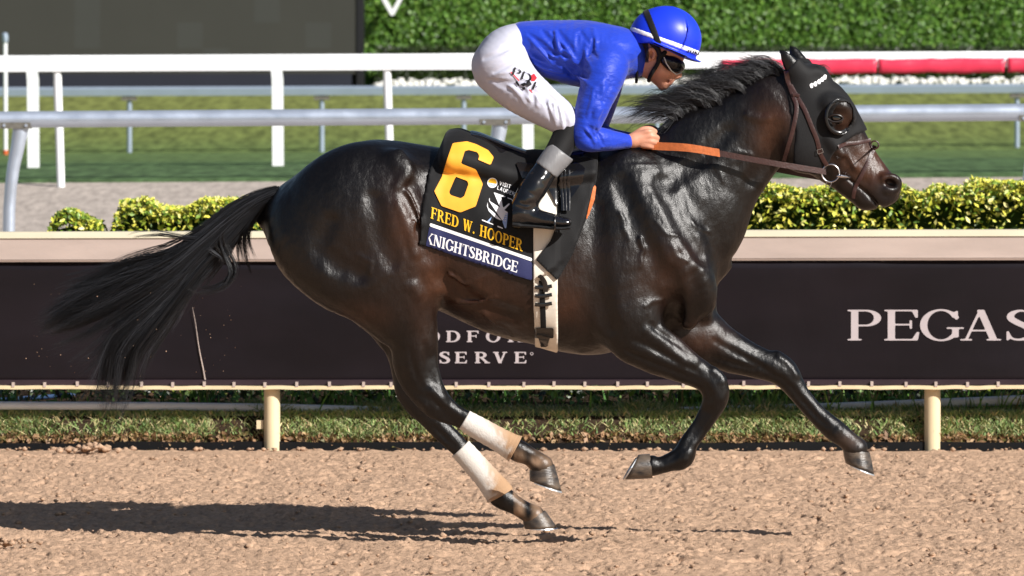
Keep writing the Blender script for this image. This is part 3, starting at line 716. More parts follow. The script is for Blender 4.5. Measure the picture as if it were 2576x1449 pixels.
mat('orange', srgb(200, 90, 40), 0.6); mb = MB(); mb.tube([PD(14, 392, 66), PD(14, 378, 66)], 0.032, 12); part('foot', mb.mesh('foot', 'orange', True), pl)

# ---------------------------------------------------------------- screen, tall hedge, stones
SD = 84.0
mat('screen', srgb(58, 58, 54), 0.75, 0.2, var=0.03, vscale=1.2)
mat('screen_dark', srgb(24, 24, 28), 0.6, 0.3)
mat('screen_base', srgb(36, 38, 50), 0.6, 0.3, var=0.06, vscale=1.5)
vb_ = thing('video_screen', 'huge dark grey video screen filling the upper left', 'screen', PD(400, 218, SD))
s1 = SD/F; xr = (897-CX)*s1; pw = 64.5*s1
zb = PD(0, 186, SD)[2]
for i in range(-4, 14):
    for j in range(7):
        a = xr - (i+1)*pw; b = xr - i*pw; c = zb + j*pw; d_ = c + pw
        mb = MB(); g = 0.0; yo = 0.0015*r5.random(); mb.box((a+g, SD-D0+yo, c+g), (b-g, SD-D0+0.12, d_-g))
        if i < 0: continue
        sh = bpy.data.materials.get('screen') if r5.random() < 0.85 else (MATS.get('screen_b') or mat('screen_b', srgb(61, 62, 59), 0.75, 0.2, var=0.03, vscale=1.2))
        part('panel', mb.mesh('panel', sh), vb_)
mb = MB(); mb.box((xr+0.002, SD-D0-0.02, PD(0, 219, SD)[2]), (xr + 17*s1, SD-D0+0.6, 6.0)); part('frame', mb.mesh('frame', 'screen_dark'), vb_)
mb = MB(); mb.box((-9, SD-D0+0.125, 1.4), (xr, SD-D0+0.6, 6.0)); part('housing', mb.mesh('housing', 'screen_dark'), vb_)
mb = MB(); mb.box((-9, SD-D0-0.03, 1.4), (xr-0.08, SD-D0+0.11, zb - 0.004)); part('base', mb.mesh('base', 'screen_base'), vb_)

def wall_hedge():
    r = np.random.default_rng(31); d = 87.0; x0, x1 = (908-CX)*d/F, 11.0; n = 95000
    t = thing('tall_hedge', 'tall clipped green hedge wall behind the jockey, across the top', 'hedge', ((x0+x1)/2, d - D0, 1.55))
    X = r.uniform(x0, x1, n); Z = r.uniform(1.5, 4.2, n); Y = d - D0 + 0.05*fbm(X*1.6, Z*2.2, 3, 3) + 0.045*r.normal(size=n)
    dep = fbm(X*2.6, Z*4.5, 7, 2)
    col = palette(n, [(84, 122, 44), (70, 108, 38), (98, 134, 52), (58, 90, 34), (118, 146, 66)], [5, 5, 4, 2, 1], r)
    v, f, c = leaves(np.stack([X, Y, Z], 1), np.tile([0.2, -0.7, 0.5], (n, 1)), 0.035 + 0.045*r.random(n), col*1.25, 0.55, r)
    part('foliage', new_mesh('foliage', v, f, 'leaf', False, c), t, kind='stuff')
    mb = MB(); mb.box((x0+0.05, d-D0+0.08, 1.4), (x1, d-D0+1.0, 4.1)); part('branches', mb.mesh('branches', 'hedge_core'), t)
    d = 86.0; x0 = (945-CX)*d/F; n = 16000
    t = thing('low_hedge', 'low dark clipped hedge along the foot of the tall hedge', 'hedge', ((x0+x1)/2, d - D0, 1.55))
    zt = PD(0, 124, d)[2]
    X = r.uniform(x0, x1, n); q = r.random(n); top = r.random(n) < 0.4
    Z = np.where(top, zt + 0.03*r.normal(size=n), r.uniform(1.5, zt, n)); Y = np.where(top, d - D0 + 0.5*q, d - D0 + 0.05*r.normal(size=n))
    v, f, c = leaves(np.stack([X, Y, Z], 1), np.tile([0.1, -0.3, 0.6], (n, 1)), 0.04 + 0.05*r.random(n), palette(n, [(44, 58, 28), (34, 46, 24), (62, 74, 38)], [4, 4, 2], r), 0.5, r)
    part('foliage', new_mesh('foliage', v, f, 'leaf', False, c), t, kind='stuff')
    mb = MB(); mb.box((x0+0.05, d-D0+0.06, 1.4), (x1, d-D0+0.55, zt-0.04)); part('branches', mb.mesh('branches', 'hedge_core'), t)
wall_hedge()
vt = thing('wall_letter', 'white letter V mounted on the tall hedge near the screen', 'letter', PD(986, 38, 86.7))
mat('sign_white', srgb(240, 242, 244), 0.4, 0.5)
mb = MB(); d = 86.55; s1 = d/F
def lp(u, v, y): return PD(u, v, d + y)
q = [(953, -14), (965, -14), (987, 24), (1007, -14), (1018, -14), (990, 39), (983, 39)]
mb.add([lp(u, v, 0) for u, v in q] + [lp(u, v, 0.12) for u, v in q], [(0, 1, 2, 5, 6)[::1], (2, 3, 4, 5), tuple(range(13, 6, -1))] + [(i, i+7, (i+1) % 7 + 7, (i+1) % 7) for i in range(7)])
part('stroke', mb.mesh('stroke', 'sign_white'), vt)
mat('stone_white', srgb(226, 224, 218), 0.8, 0.3, var=0.08, vscale=8)
r9 = np.random.default_rng(91); smesh = []
for k in range(8):
    me = rocks(1, lambda r: (0, 0, 0), lambda r: 1.0, 100+k, 'white_stone', 'stone_white', 0.62)
    me.polygons.foreach_set('use_smooth', np.ones(len(me.polygons), bool)); smesh.append(me)
k = 0
for row, (vv, dd) in enumerate(((216, 84.2), (211, 84.5), (206, 84.8))):
    u = 948 + 14*row
    while u < 2600:
        if (u < 1200 or u > 1480) and (u < 2010 + 0 or u > 2060) and r9.random() < (0.92 if row < 2 else 0.7):
            o = obj('white_stone', smesh[k % 8], None, 'rounded white stone in the bed at the foot of the low hedge', 'stone', 'white stones below the hedge')
            o.location = PD(u, vv + r9.normal()*1.2 - 6*(u > 1700), dd); s = 0.045 + 0.045*r9.random(); o.scale = (s*1.25, s, s); o.rotation_euler = (0.3*r9.normal(), 0.3*r9.normal(), r9.random()*6.28); k += 1
        u += 12 + 9*r9.random()
# ---------------------------------------------------------------- the horse
# zoom helpers: turn points read off enlarged parts of the picture into sheet units
def Z1(x, y): return (1545 + x*.3553, 85.8 + y*.3553)
def Z2(x, y): return (1158.7 + x*.2961, y*.2961)
def Z3(x, y): return (1030 + x*.2962, 309 + y*.2962)
def Z4(x, y): return (600.8 + x*.3791, 309 + y*.3791)
def Z5(x, y): return (1373.3 + x*.3673, 686.6 + y*.3673)
def Z6(x, y): return (858.3 + x*.4146, 772.5 + y*.4146)
def Z7(x, y): return (42.9 + x*.4443, 429 + y*.4443)
def ZH(x, y): return (1545 + x*.1777, y*.1777)

horse = thing('racehorse', 'dark bay racehorse at full gallop, all four feet off the ground', 'horse', (0, 0, 0))
hv = Vol((-1.08, -0.42, 0.02), (1.70, 0.42, 2.12), 0.0075)
def loft(st, k=0.04, n=2.2):
    st = np.array(st, float); u = st[:, 0]; x = (u - CX)*D0/F
    zt = H - (st[:, 1]-HV)*D0/F; zb = H - (st[:, 2]-HV)*D0/F
    q = hv.sl((x[0]-0.1, -0.4, zb.min()-0.1), (x[-1]+0.1, 0.4, zt.max()+0.1)); X, Y, Z = hv.grid(q)
    xx = X.ravel(); a = np.interp(xx, x, zt); b = np.interp(xx, x, zb); w = np.interp(xx, x, st[:, 3]); e = np.interp(xx, x, st[:, 4])
    ker = np.ones(9)/9
    def sm(f): return np.convolve(np.pad(f, 4, mode='edge'), ker, 'valid')
    a, b, w, e = sm(a), sm(b), sm(w), sm(e)
    zm = (b + (a-b)*e)[:, None, None]; up = (a[:, None, None]-zm); dn = (zm-b[:, None, None]); w = w[:, None, None]
    hz = np.where(Z > zm, up, dn)
    r = ((np.abs(Z-zm)/hz)**n + (np.abs(Y)/w)**n)**(1/n)
    d = (r-1)*np.minimum(np.minimum(up, dn), w)
    over = np.maximum(np.maximum(x[0]-X, X-x[-1]), 0); d = np.sqrt(np.maximum(d, 0)**2 + over**2) + np.minimum(d, 0)
    hv.blend(q, d.astype(np.float32), k)
# trunk: u, top, bottom, half width, height of the widest point
loft([(676, 505, 600, .06, .5), (690, 479, 650, .13, .5), (720, 457, 690, .19, .5), (760, 432, 718, .225, .5), (820, 393, 745, .25, .5), (880, 362, 765, .262, .5),
      (940, 350, 780, .265, .5), (1000, 354, 775, .262, .48), (1060, 364, 765, .262, .45), (1110, 372, 782, .272, .42), (1170, 381, 812, .285, .42), (1230, 390, 840, .292, .42),
      (1300, 397, 858, .292, .42), (1350, 398, 868, .288, .42), (1400, 393, 882, .278, .42), (1450, 386, 890, .268, .42), (1500, 378, 893, .255, .45), (1550, 372, 885, .24, .45),
      (1600, 366, 862, .225, .45), (1650, 385, 838, .21, .45), (1700, 430, 815, .20, .45), (1750, 500, 795, .17, .45), (1780, 570, 775, .13, .5), (1795, 620, 720, .07, .5)])
# neck and head
hv.chain([(1640, 560, 205, 0, .52), (1690, 535, 190, 0, .5), (1730, 487, 168, 0, .46), (1766, 432, 156, 0, .43), (1808, 395, 140, 0, .42), (1850, 362, 124, 0, .43), (1900, 320, 112, 0, .45), (1945, 290, 100, 0, .47)], k=0.05)
hv.chain([(1960, 262, 72, 0, .6), (2000, 230, 50, 0, .8)], k=0.05)
hv.chain([(2020, 240, 62, 0, .75), (2045, 290, 94, 0, .66), (2072, 340, 97, 0, .58), (2108, 384, 84, 0, .52), (2148, 424, 69, 0, .52), (2184, 454, 57, 0, .6), (2210, 476, 45, 0, .72)], k=0.035)
hv.chain([(2205, 470, 44, 0, .8), (2228, 474, 33, 0, 1.0), (2236, 486, 26, 0, 1.1), (2222, 497, 21, 0, 1.3)], k=0.02)      # muzzle, upper lip
hv.chain([(2130, 470, 22, 0, 1.0), (2160, 492, 24, 0, 1.1), (2176, 506, 24, 0, 1.2), (2196, 513, 12, 0, 1.7)], k=0.02)     # lower lip, chin
hv.chain([(1985, 330, 66, -.045, .6), (2015, 370, 62, -.05, .6), (2030, 395, 40, -.045, .7)], k=0.03); hv.chain([(1985, 330, 66, .045, .6), (2015, 370, 62, .05, .6)], k=0.03)   # jowl
for s in (-1, 1):
    hv.chain([(2085, 262, 20, s*.085), (2118, 268, 20, s*.088), (2134, 292, 14, s*.078)], k=0.025)        # brow
    hv.ell(2106, 298, s*.078, 26, 22, .03, 0.5, k=0.02)
    hv.chain([(2085, 350, 9, s*.093), (2110, 382, 9, s*.081), (2146, 424, 7, s*.068)], k=0.03)            # facial crest
    hv.chain([(2225, 448, 11, s*.056), (2246, 447, 11, s*.052), (2259, 460, 10, s*.045), (2252, 476, 10, s*.045), (2232, 477, 10, s*.055)], k=0.02)   # nostril rim
    hv.ell(2239, 461, s*.066, 15, 10, .03, 0.5, k=0.008, sub=True)
    hv.chain([(2128, 446, 2.5, s*.06), (2150, 462, 3.5, s*.068), (2176, 482, 3.5, s*.072), (2200, 506, 4, s*.06), (2212, 522, 4, s*.03)], k=0.01, sub=True, ys=5)  # mouth
    hv.chain([(2126, 404, 8, s*.085), (2150, 440, 6, s*.075), (2180, 460, 4, s*.07)], k=0.02, sub=True)
hv.chain([(2030, 185, 16, 0, 2.2), (2052, 180, 14, 0, 2), (2070, 190, 10, 0, 2)], k=0.03)                     # forelock
for s, pts in ((-1, [(2018, 212, 27, -.045, .8), (2005, 186, 25, -.058, .7), (1990, 163, 20, -.07, .6), (1974, 141, 12, -.075, .6), (1962, 126, 3, -.075, .6)]),
               (1, [(2022, 196, 26, .045, .8), (2014, 168, 23, .06, .7), (2004, 146, 18, .07, .6), (1995, 128, 11, .075, .6), (1988, 117, 3, .075, .6)])):
    hv.chain(pts, k=0.02)
# hindquarters
for s in (-1, 1):
    hv.ell(900, 560, s*.13, 185, 190, .165, 0.35, k=0.08)
    hv.chain([(735, 560, 62, s*.10), (765, 625, 78, s*.13), (840, 692, 84, s*.15), (925, 752, 66, s*.16), (985, 815, 52, s*.15)], k=0.06)   # hamstrings
    hv.chain([(985, 470, 60, s*.185, .7), (1000, 560, 92, s*.18, .7), (1010, 650, 84, s*.19, .7), (1030, 725, 58, s*.19, .8)], k=0.06)       # quadriceps to stifle
    hv.ell(1008, 420, s*.20, 46, 22, .05, 0.9, k=0.05)                                                                                        # point of hip
    hv.chain([(1052, 560, 26, s*.22), (1075, 650, 20, s*.22), (1090, 720, 14, s*.21)], k=0.05)                                                # flank fold
hv.chain([(960, 700, 110, -.16, .75), (1005, 765, 84, -.16, .75), (1035, 815, 64, -.155, .75), (1046, 865, 55, -.15, .75), (1050, 915, 51, -.145, .7), (1070, 965, 42, -.14, .65), (1092, 1005, 39, -.135, .62), (1122, 1034, 33, -.13, .62), (1160, 1053, 26, -.13, .66),
          (1230, 1092, 24, -.13, .75), (1285, 1123, 27, -.13, .8), (1303, 1134, 29, -.13, .8), (1335, 1150, 24, -.13, .9), (1362, 1172, 29, -.13, 1.0)], k=0.05)
hv.chain([(1006, 885, 20, -.145), (1004, 912, 16, -.14), (1014, 955, 13, -.135), (1048, 1000, 13, -.13), (1085, 1032, 10, -.13)], k=0.03)     # near hock point
hv.chain([(925, 690, 90, .15, .75), (985, 775, 70, .14, .75), (1015, 850, 56, .13, .75), (1028, 920, 44, .12, .7), (1040, 980, 38, .11, .65), (1062, 1022, 34, .11, .62), (1100, 1070, 28, .11, .64), (1158, 1128, 24, .11, .7),
          (1205, 1182, 23, .11, .75), (1248, 1234, 28, .11, .8), (1262, 1250, 30, .11, .8), (1295, 1270, 24, .11, .9), (1322, 1286, 24, .11, .95), (1342, 1297, 28, .11, 1.0)], k=0.05)
hv.chain([(1003, 930, 12, .12), (1012, 985, 13, .11), (1040, 1028, 11, .11)], k=0.03)
# shoulders and forelegs
for s in (-1, 1):
    hv.chain([(1575, 440, 52, s*.13, .6), (1620, 540, 74, s*.17, .6), (1680, 640, 84, s*.175, .65), (1735, 715, 66, s*.16, .8), (1755, 755, 46, s*.14, .9)], k=0.06)     # shoulder blade to point
    hv.chain([(1545, 560, 60, s*.17, .6), (1555, 680, 80, s*.19, .6), (1585, 780, 74, s*.185, .65)], k=0.05)                # triceps
    hv.ell(1722, 752, s*.13, 42, 78, .085, -0.15, k=0.025)                                                                 # pectoral
    hv.ell(1762, 742, s*.055, 30, 62, .06, -0.2, k=0.02)
hv.chain([(1570, 790, 80, -.17, .7), (1600, 845, 72, -.165, .72), (1655, 886, 57, -.16, .76), (1725, 924, 42, -.155, .8), (1775, 952, 35, -.15, .85), (1797, 980, 34, -.15, .9), (1798, 1005, 31, -.15, .85), (1784, 1038, 26, -.145, .8), (1757, 1080, 24, -.14, .8), (1732, 1116, 25, -.14, .85),
          (1716, 1149, 30, -.14, .85), (1684, 1163, 24, -.14, .95), (1655, 1172, 22, -.14, 1.1), (1640, 1171, 27, -.14, 1.0)], k=0.04)
hv.chain([(1812, 962, 13, -.165), (1817, 985, 13, -.16), (1812, 1008, 11, -.16)], k=0.02)
hv.chain([(1700, 835, 84, .12, .75), (1750, 845, 76, .13, .72), (1800, 868, 60, .135, .75), (1855, 893, 48, .135, .78), (1905, 912, 40, .135, .8), (1950, 927, 37, .135, .9), (1982, 952, 32, .135, .88), (2012, 993, 25, .13, .8), (2050, 1038, 24, .13, .8), (2082, 1068, 27, .13, .85),
          (2104, 1086, 28, .13, .85), (2132, 1108, 25, .13, .95), (2152, 1128, 30, .13, 1.0)], k=0.04)
hv.chain([(1955, 895, 13, .125), (1985, 918, 13, .125), (2000, 940, 10, .125)], k=0.02)
# relief of muscles, veins and tendons
def groove(pts, dep=0.0055, k=0.035):
    # wide shallow hollow: the cutting shape sits outside and only just dips in
    o = []
    for p in pts:
        r = 4.6*(p[2] if len(p) > 2 else 5); o.append((p[0], p[1], r, NY(p[0], p[1]) - r/600 + dep))
    hv.chain(o, k=k, sub=True, ref=3)
def ridge(pts, hgt=None, k=0.02):
    o = []
    for p in pts:
        q = p[2] if len(p) > 2 else 5; r = 2.6*q; o.append((p[0], p[1], r, NY(p[0], p[1]) + r/600 - (0.0007*q if hgt is None else hgt)))
    hv.chain(o, k=k, ref=3)
def near_map(D, ax, lo, h):
    S = D < 0; any_ = S.any(1); i = S.argmax(1)
    i0 = np.clip(i-1, 0, D.shape[1]-1); I, K = np.indices(i.shape)
    a, b = D[I, i0, K], D[I, i, K]; t = np.where(b != a, a/(a-b+1e-12), 0)
    y = lo[1] + h*(i0 + np.clip(t, 0, 1)); y[~any_] = np.nan
    return y
def surf(mp, X, Z, lo, h):
    fx = np.clip((np.asarray(X)-lo[0])/h, 0, mp.shape[0]-1.001); fz = np.clip((np.asarray(Z)-lo[2])/h, 0, mp.shape[1]-1.001)
    i, k = fx.astype(int), fz.astype(int); a, b = fx-i, fz-k
    q = [mp[i, k], mp[i+1, k], mp[i, k+1], mp[i+1, k+1]]; w = [(1-a)*(1-b), a*(1-b), (1-a)*b, a*b]
    num = sum(np.where(np.isnan(v), 0, v*ww) for v, ww in zip(q, w)); den = sum(np.where(np.isnan(v), 0, ww) for v, ww in zip(q, w))
    return np.where(den > 1e-4, num/np.maximum(den, 1e-4), np.nan)
_nm = near_map(hv.D, hv.ax, hv.lo, hv.h)
def on_map(mp, vol, u, v, y0=-0.2, off=0.0):
    u = np.asarray(u, float); v = np.asarray(v, float); y = np.full(u.shape, y0)
    for _ in range(4):
        d = D0 + y; X = (u-CX)*d/F; Z = H - (v-HV)*d/F
        yn = surf(mp, X, Z, vol.lo, vol.h); y = np.where(np.isnan(yn), y, yn)
    d = D0 + y + off
    return np.stack([(u-CX)*d/F, y+off, H-(v-HV)*d/F], -1)
def NY(u, v): return float(on_map(_nm, hv, u, v)[1])
for g in ([(1560, 455), (1600, 560), (1640, 640), (1668, 700)], [(1668, 455), (1720, 560), (1772, 640)], 
          [(1500, 520, 4), (1500, 640, 7), (1510, 760, 7), (1530, 830, 6)], [(1690, 690, 4), (1700, 760, 5), (1690, 820, 5)], [(1752, 700, 4), (1748, 770, 4), (1725, 815, 4)],
          [(828, 560, 4), (800, 625, 6), (840, 665, 6), (905, 690, 4)], [(1035, 470, 5), (1062, 560, 7), (1080, 640, 7)], 
          [(940, 500, 4), (955, 580, 6), (985, 660, 5)],  [(1830, 330, 4), (1760, 400, 5), (1690, 450, 5)], [(1950, 330, 5), (1940, 390, 6), (1900, 450, 4)],
          [(1090, 905, 4), (1088, 950, 4)], [(1120, 1050, 3), (1150, 1068, 3)], [(1770, 1040, 3), (1745, 1090, 3)],
          [(1120, 705, 5), (1150, 740, 6), (1200, 770, 5), (1290, 800, 4)]):
    groove(g)
def deep(pts, r, dep, k=0.012):
    hv.chain([(p[0], p[1], r, NY(p[0], p[1]) - r/600 + dep*math.sin(math.pi*(0.1 + 0.8*i/(len(pts)-1)))) for i, p in enumerate(pts)], k=k, sub=True, ref=3)
for g, r_, d_ in (([(1598, 858), (1650, 880), (1700, 905), (1755, 938)], 9, .008), ([(1575, 885), (1640, 915), (1700, 938), (1750, 955)], 8, .006), ([(1640, 820), (1690, 862), (1735, 900)], 8, .006),
                  ([(1788, 1030), (1768, 1060), (1742, 1098), (1725, 1125)], 7, .006), ([(1778, 975), (1786, 995), (1780, 1012)], 8, .006), ([(1700, 1140), (1690, 1152), (1668, 1162)], 6, .004),
                  ([(1800, 858), (1855, 890), (1905, 918), (1935, 938)], 9, .008), ([(1790, 900), (1850, 918), (1900, 930)], 7, .006), ([(1990, 975), (2020, 1012), (2050, 1046), (2078, 1072)], 7, .007), ([(1945, 945), (1970, 958), (1985, 975)], 7, .005),
                  ([(1070, 870), (1078, 910), (1092, 955), (1105, 985)], 9, .007), ([(1030, 880), (1040, 930), (1060, 975)], 8, .006), ([(1085, 1000), (1105, 1020), (1125, 1040)], 7, .006), ([(1118, 1040), (1140, 1054), (1160, 1062)], 5, .005),
                  ([(1090, 1075), (1115, 1098), (1140, 1122)], 6, .006), ([(1318, 1142), (1336, 1152), (1350, 1162)], 6, .004)):
    try: deep(g, r_, d_)
    except Exception as ex: print('skip', g, ex)
for g, r_, h_ in (([(1815, 965), (1820, 985), (1814, 1002)], 9, .005), ([(1806, 945), (1790, 935)], 9, .004), ([(1988, 925), (2000, 945)], 9, .005), ([(1960, 902), (1975, 912)], 9, .005), ([(1104, 1002), (1118, 1016)], 9, .004), ([(1060, 1005), (1070, 1018)], 9, .004), ([(1728, 1140), (1722, 1156)], 9, .004), ([(1640, 845), (1700, 880), (1745, 915)], 10, .004), ([(2100, 1092), (2110, 1080)], 9, .004)):
    ridge([(a_, b_, r_/2.6) for a_, b_ in g], hgt=h_, k=0.012)
for g in ([(1005, 385, 4), (1022, 430, 6), (1000, 470, 4)], 
          [(1035, 720, 8), (1048, 738, 6)], [(1660, 830, 4), (1700, 858, 4), (1750, 905, 3)], [(1620, 830, 5), (1670, 870, 4), (1720, 910, 3)], [(1880, 290, 3), (1915, 300, 3), (1930, 296, 2)], [(1000, 520, 4), (1030, 590, 4), (1045, 640, 3)],
          [(1090, 985, 5), (1110, 1000, 5)], [(1795, 935, 4), (1815, 955, 4)]):
    ridge(g)
r3 = np.random.default_rng(77)                     # fine veins and wrinkles of the skin
for u0, v0, a0, L in [(1610, 600, 1.2, 90), (1650, 560, 0.9, 80), (1690, 620, 1.0, 70), (1130, 690, 0.5, 120), (1150, 760, 0.3, 120), (1220, 790, 0.25, 110), (1560, 540, 1.4, 80), (1740, 560, 1.3, 60), (1020, 480, 1.3, 110), (1040, 560, 1.2, 100), (900, 640, 0.8, 80), (1800, 420, 0.9, 50), (1850, 380, 0.4, 50), (1620, 770, -0.5, 60)]:
    pts = []; a = a0; u, v = u0, v0
    for i in range(6):
        pts.append((u, v, 1.9 - 0.18*i)); a += 0.35*r3.normal(); u += L/6*math.cos(a); v += L/6*math.sin(a)
    try: ridge(pts, hgt=0.0022, k=0.01)
    except Exception: pass
q = hv.sl((-1.1, -0.42, 0.3), (0.95, 0.42, 1.6)); X, Y, Z = hv.grid(q)
hv.D[q] += (0.0022*noise(X*14, Y*14, Z*10) + 0.0010*noise(X*34, Y*34, Z*22)).astype(np.float32)
hvert, hface = hv.nets()
# coat colour: nearly black, with the tan of a dark bay at flank, belly, throat, nose and inside of the legs
def coat(V):
    u = V[:, 0]*F/(D0+V[:, 1]) + CX; v = HV + (H - V[:, 2])*F/(D0+V[:, 1])
    w = np.zeros(len(V))
    for cu, cv, ru, rv, a in [(1170, 720, 130, 70, .75), (1090, 640, 40, 90, 1.0), (1030, 560, 60, 90, .5), (1300, 790, 110, 50, .6), (1440, 740, 60, 90, .45), (2195, 420, 50, 60, 1.0), (2150, 400, 60, 50, .8), (2115, 300, 26, 34, .8), (1925, 330, 40, 70, .8), (1960, 290, 40, 70, .5),
                              (1770, 850, 60, 35, .8), (980, 620, 120, 120, .22), (900, 800, 90, 40, .4), (1060, 820, 30, 70, .35), (1700, 660, 60, 90, .25), (1640, 720, 80, 60, .3), (1380, 640, 300, 40, .15)]:
        w += a*np.exp(-(((u-cu)/ru)**2 + ((v-cv)/rv)**2))
    w = np.clip(w*(0.8 + 0.5*noise(V[:, 0]*9, V[:, 1]*9, V[:, 2]*9)), 0, 1)[:, None]
    blk = np.array([0.0030, 0.0025, 0.0026]); brn = np.array([0.050, 0.0195, 0.0100])
    c = blk*(1-w) + brn*w
    dust = np.clip((np.maximum(0, v-1120)/40)*((u > 1290) & (u < 1420)), 0, 1) * np.clip(0.55 + 0.8*noise(V[:, 0]*30, V[:, 1]*30, V[:, 2]*30), 0, 1)
    c = c*(1-0.8*dust[:, None]) + np.array([0.33, 0.21, 0.13])*0.8*dust[:, None]
    d2 = 0.5*np.exp(-(((u-2135)/28)**2 + ((v-1112)/20)**2))[:, None]; c = c*(1-d2) + np.array([0.12, 0.08, 0.06])*d2
    mz = np.exp(-(((u-2225)/30)**2 + ((v-488)/26)**2))[:, None]; c = c*(1-mz) + np.array([0.012, 0.010, 0.011])*mz
    return c
m = mat('coat', (0.01, 0.01, 0.01), 0.34, 0.42, attr='Col', var=0.15, vscale=40, bump=0.16, bscale=420, bstretch=(0.35, 1, 1), bump2=0.27, b2scale=17, b2stretch=(1, 1, 0.55), rvar=0.05)
part('body', new_mesh('body', hvert, hface, m, True, coat(hvert)), horse)

# hooves
mat('hoof', srgb(44, 43, 44), 0.33, 0.5, col2=srgb(112, 98, 84), vscale=16, stretch=(1, 1, 2), bump=0.25, bscale=50, bstretch=(1, 1, 6))
mat('shoe', srgb(206, 208, 210), 0.35, 0.5, metal=0.7)
def hoof(CF, CB, T, HL, y, w):
    CF, CB, T, HL = [np.array(P(a[0], a[1], y)) for a in (CF, CB, T, HL)]; n = 24; rings = 6; vs = []; fs = []
    def ring(t, ins=1.0, drop=0.0):
        f = CF + (T-CF)*t; b = CB + (HL-CB)*t; c = (f+b)/2; ax = (f-b)/2*ins; ww = (w*(0.86 + 0.22*t))*ins; nrm = np.cross(ax, [0, 1, 0]); nrm = nrm/np.linalg.norm(nrm); o = []
        for j in range(n):
            th = 2*math.pi*j/n; cc = math.cos(th); s = math.sin(th)
            o.append(c + ax*cc*(1.0 if cc > 0 else 0.95) + np.array([0, 1, 0])*ww*s*(1 - 0.18*max(0, -cc)) + nrm*drop)
        return o
    for i in range(rings): vs += ring(i/(rings-1), 1 + 0.02*math.sin(math.pi*i/(rings-1)))
    for i in range(rings-1):
        for j in range(n): fs.append((i*n+j, i*n+(j+1) % n, (i+1)*n+(j+1) % n, (i+1)*n+j))
    base = (rings-1)*n; sole = ring(0.93, 0.80); o = len(vs); vs += sole
    for j in range(n): fs.append((base+j, base+(j+1) % n, o+(j+1) % n, o+j))
    fs.append(tuple(o+j for j in range(n)))
    h = part('hoof', new_mesh('hoof', vs, fs, 'hoof', True), horse)
    A = ring(1.0, 1.01); B = ring(1.07, 1.01); Cn = ring(1.07, 0.80); Dn = ring(1.0, 0.80); vs = []; fs = []
    js = [j for j in range(n) if abs(j - n/2) > 2.4]; js = [j % n for j in range(int(n/2+3), int(n/2+3)+n-5)]
    for j in js: vs += [A[j], B[j], Cn[j], Dn[j]]
    for i in range(len(js)-1):
        for a in range(4): fs.append((i*4+a, i*4+(a+1) % 4, (i+1)*4+(a+1) % 4, (i+1)*4+a))
    fs += [(0, 1, 2, 3), tuple((len(js)-1)*4+a for a in (3, 2, 1, 0))]
    part('horseshoe', new_mesh('horseshoe', vs, fs, 'shoe'), h)
hoof((1394, 1168), (1330, 1182), (1412, 1235), (1330, 1208), -.13, .052)
hoof((1371, 1284), (1313, 1310), (1401, 1327), (1318, 1330), .11, .052)
hoof((1641, 1203), (1634, 1140), (1571, 1206), (1607, 1142), -.14, .052)
hoof((2187, 1137), (2117, 1128), (2198, 1193), (2124, 1164), .13, .055)
# eyes
mat('eye_ball', (0.006, 0.004, 0.003), 0.06, 0.6, coat=1.0, coatr=0.03)
for s in (-1, 1):
    x, y, z = P(2104, 297, s*.094); me = bpy.data.meshes.new('eye')
    import bmesh
    bm = bmesh.new(); bmesh.ops.create_uvsphere(bm, u_segments=20, v_segments=14, radius=0.029)
    for vv in bm.verts: vv.co.y *= 0.7
    for ff in bm.faces: ff.smooth = True
    bm.to_mesh(me); bm.free(); me.materials.append(MATS['eye_ball']); o = part('eye', me, horse); o.location = (x, (NY(2100, 297) + 0.012)*(1 if s < 0 else -1), z); o.scale = (1.15, 0.8, 0.9); o.rotation_euler = (0, 0.5, 0)

# ---------------------------------------------------------------- mane and tail
mat('hair', (0.006, 0.006, 0.0065), 0.36, 0.5, attr='Col')
def catmull(pts, n):
    p = np.array(pts, float); o = []
    t = np.linspace(0, len(p)-1-1e-6, n)
    for s in t:
        i = int(s); f = s-i; p0, p1, p2, p3 = p[max(i-1, 0)], p[i], p[i+1], p[min(i+2, len(p)-1)]
        o.append(0.5*(2*p1+(p2-p0)*f+(2*p0-5*p1+4*p2-p3)*f*f+(3*p1-p0-3*p2+p3)*f**3))
    return np.array(o)
def strands(paths, radius, cols):
    # paths: (n, m, 3); three-sided tapering tubes
    A = np.asarray(paths, np.float32); n, m, _ = A.shape
    t = np.gradient(A, axis=1); t /= np.linalg.norm(t, axis=2, keepdims=True) + 1e-9
    a = np.cross(t, np.array([0, 1, 0.1])); a /= np.linalg.norm(a, axis=2, keepdims=True) + 1e-9; b = np.cross(t, a)
    s = np.linspace(0, 1, m); tp = (0.6 + 0.4*np.sin(np.pi*np.clip(s*1.2, 0, 1)))*(1 - s**3*0.8)
    R = (np.asarray(radius)[:, None]*tp[None, :])[:, :, None]; V = []
    for k in range(3):
        th = 2*math.pi*k/3; V.append(A + R*(a*math.cos(th) + b*math.sin(th)))
    V = np.stack(V, 2).reshape(-1, 3)
    base = (np.arange(n)[:, None]*m + np.arange(m-1)[None, :]).reshape(-1)*3; Fq = []
    for k in range(3): Fq.append(np.stack([base+k, base+(k+1) % 3, base+3+(k+1) % 3, base+3+k], 1))
    return V, np.concatenate(Fq), np.repeat(cols, m*3, 0)
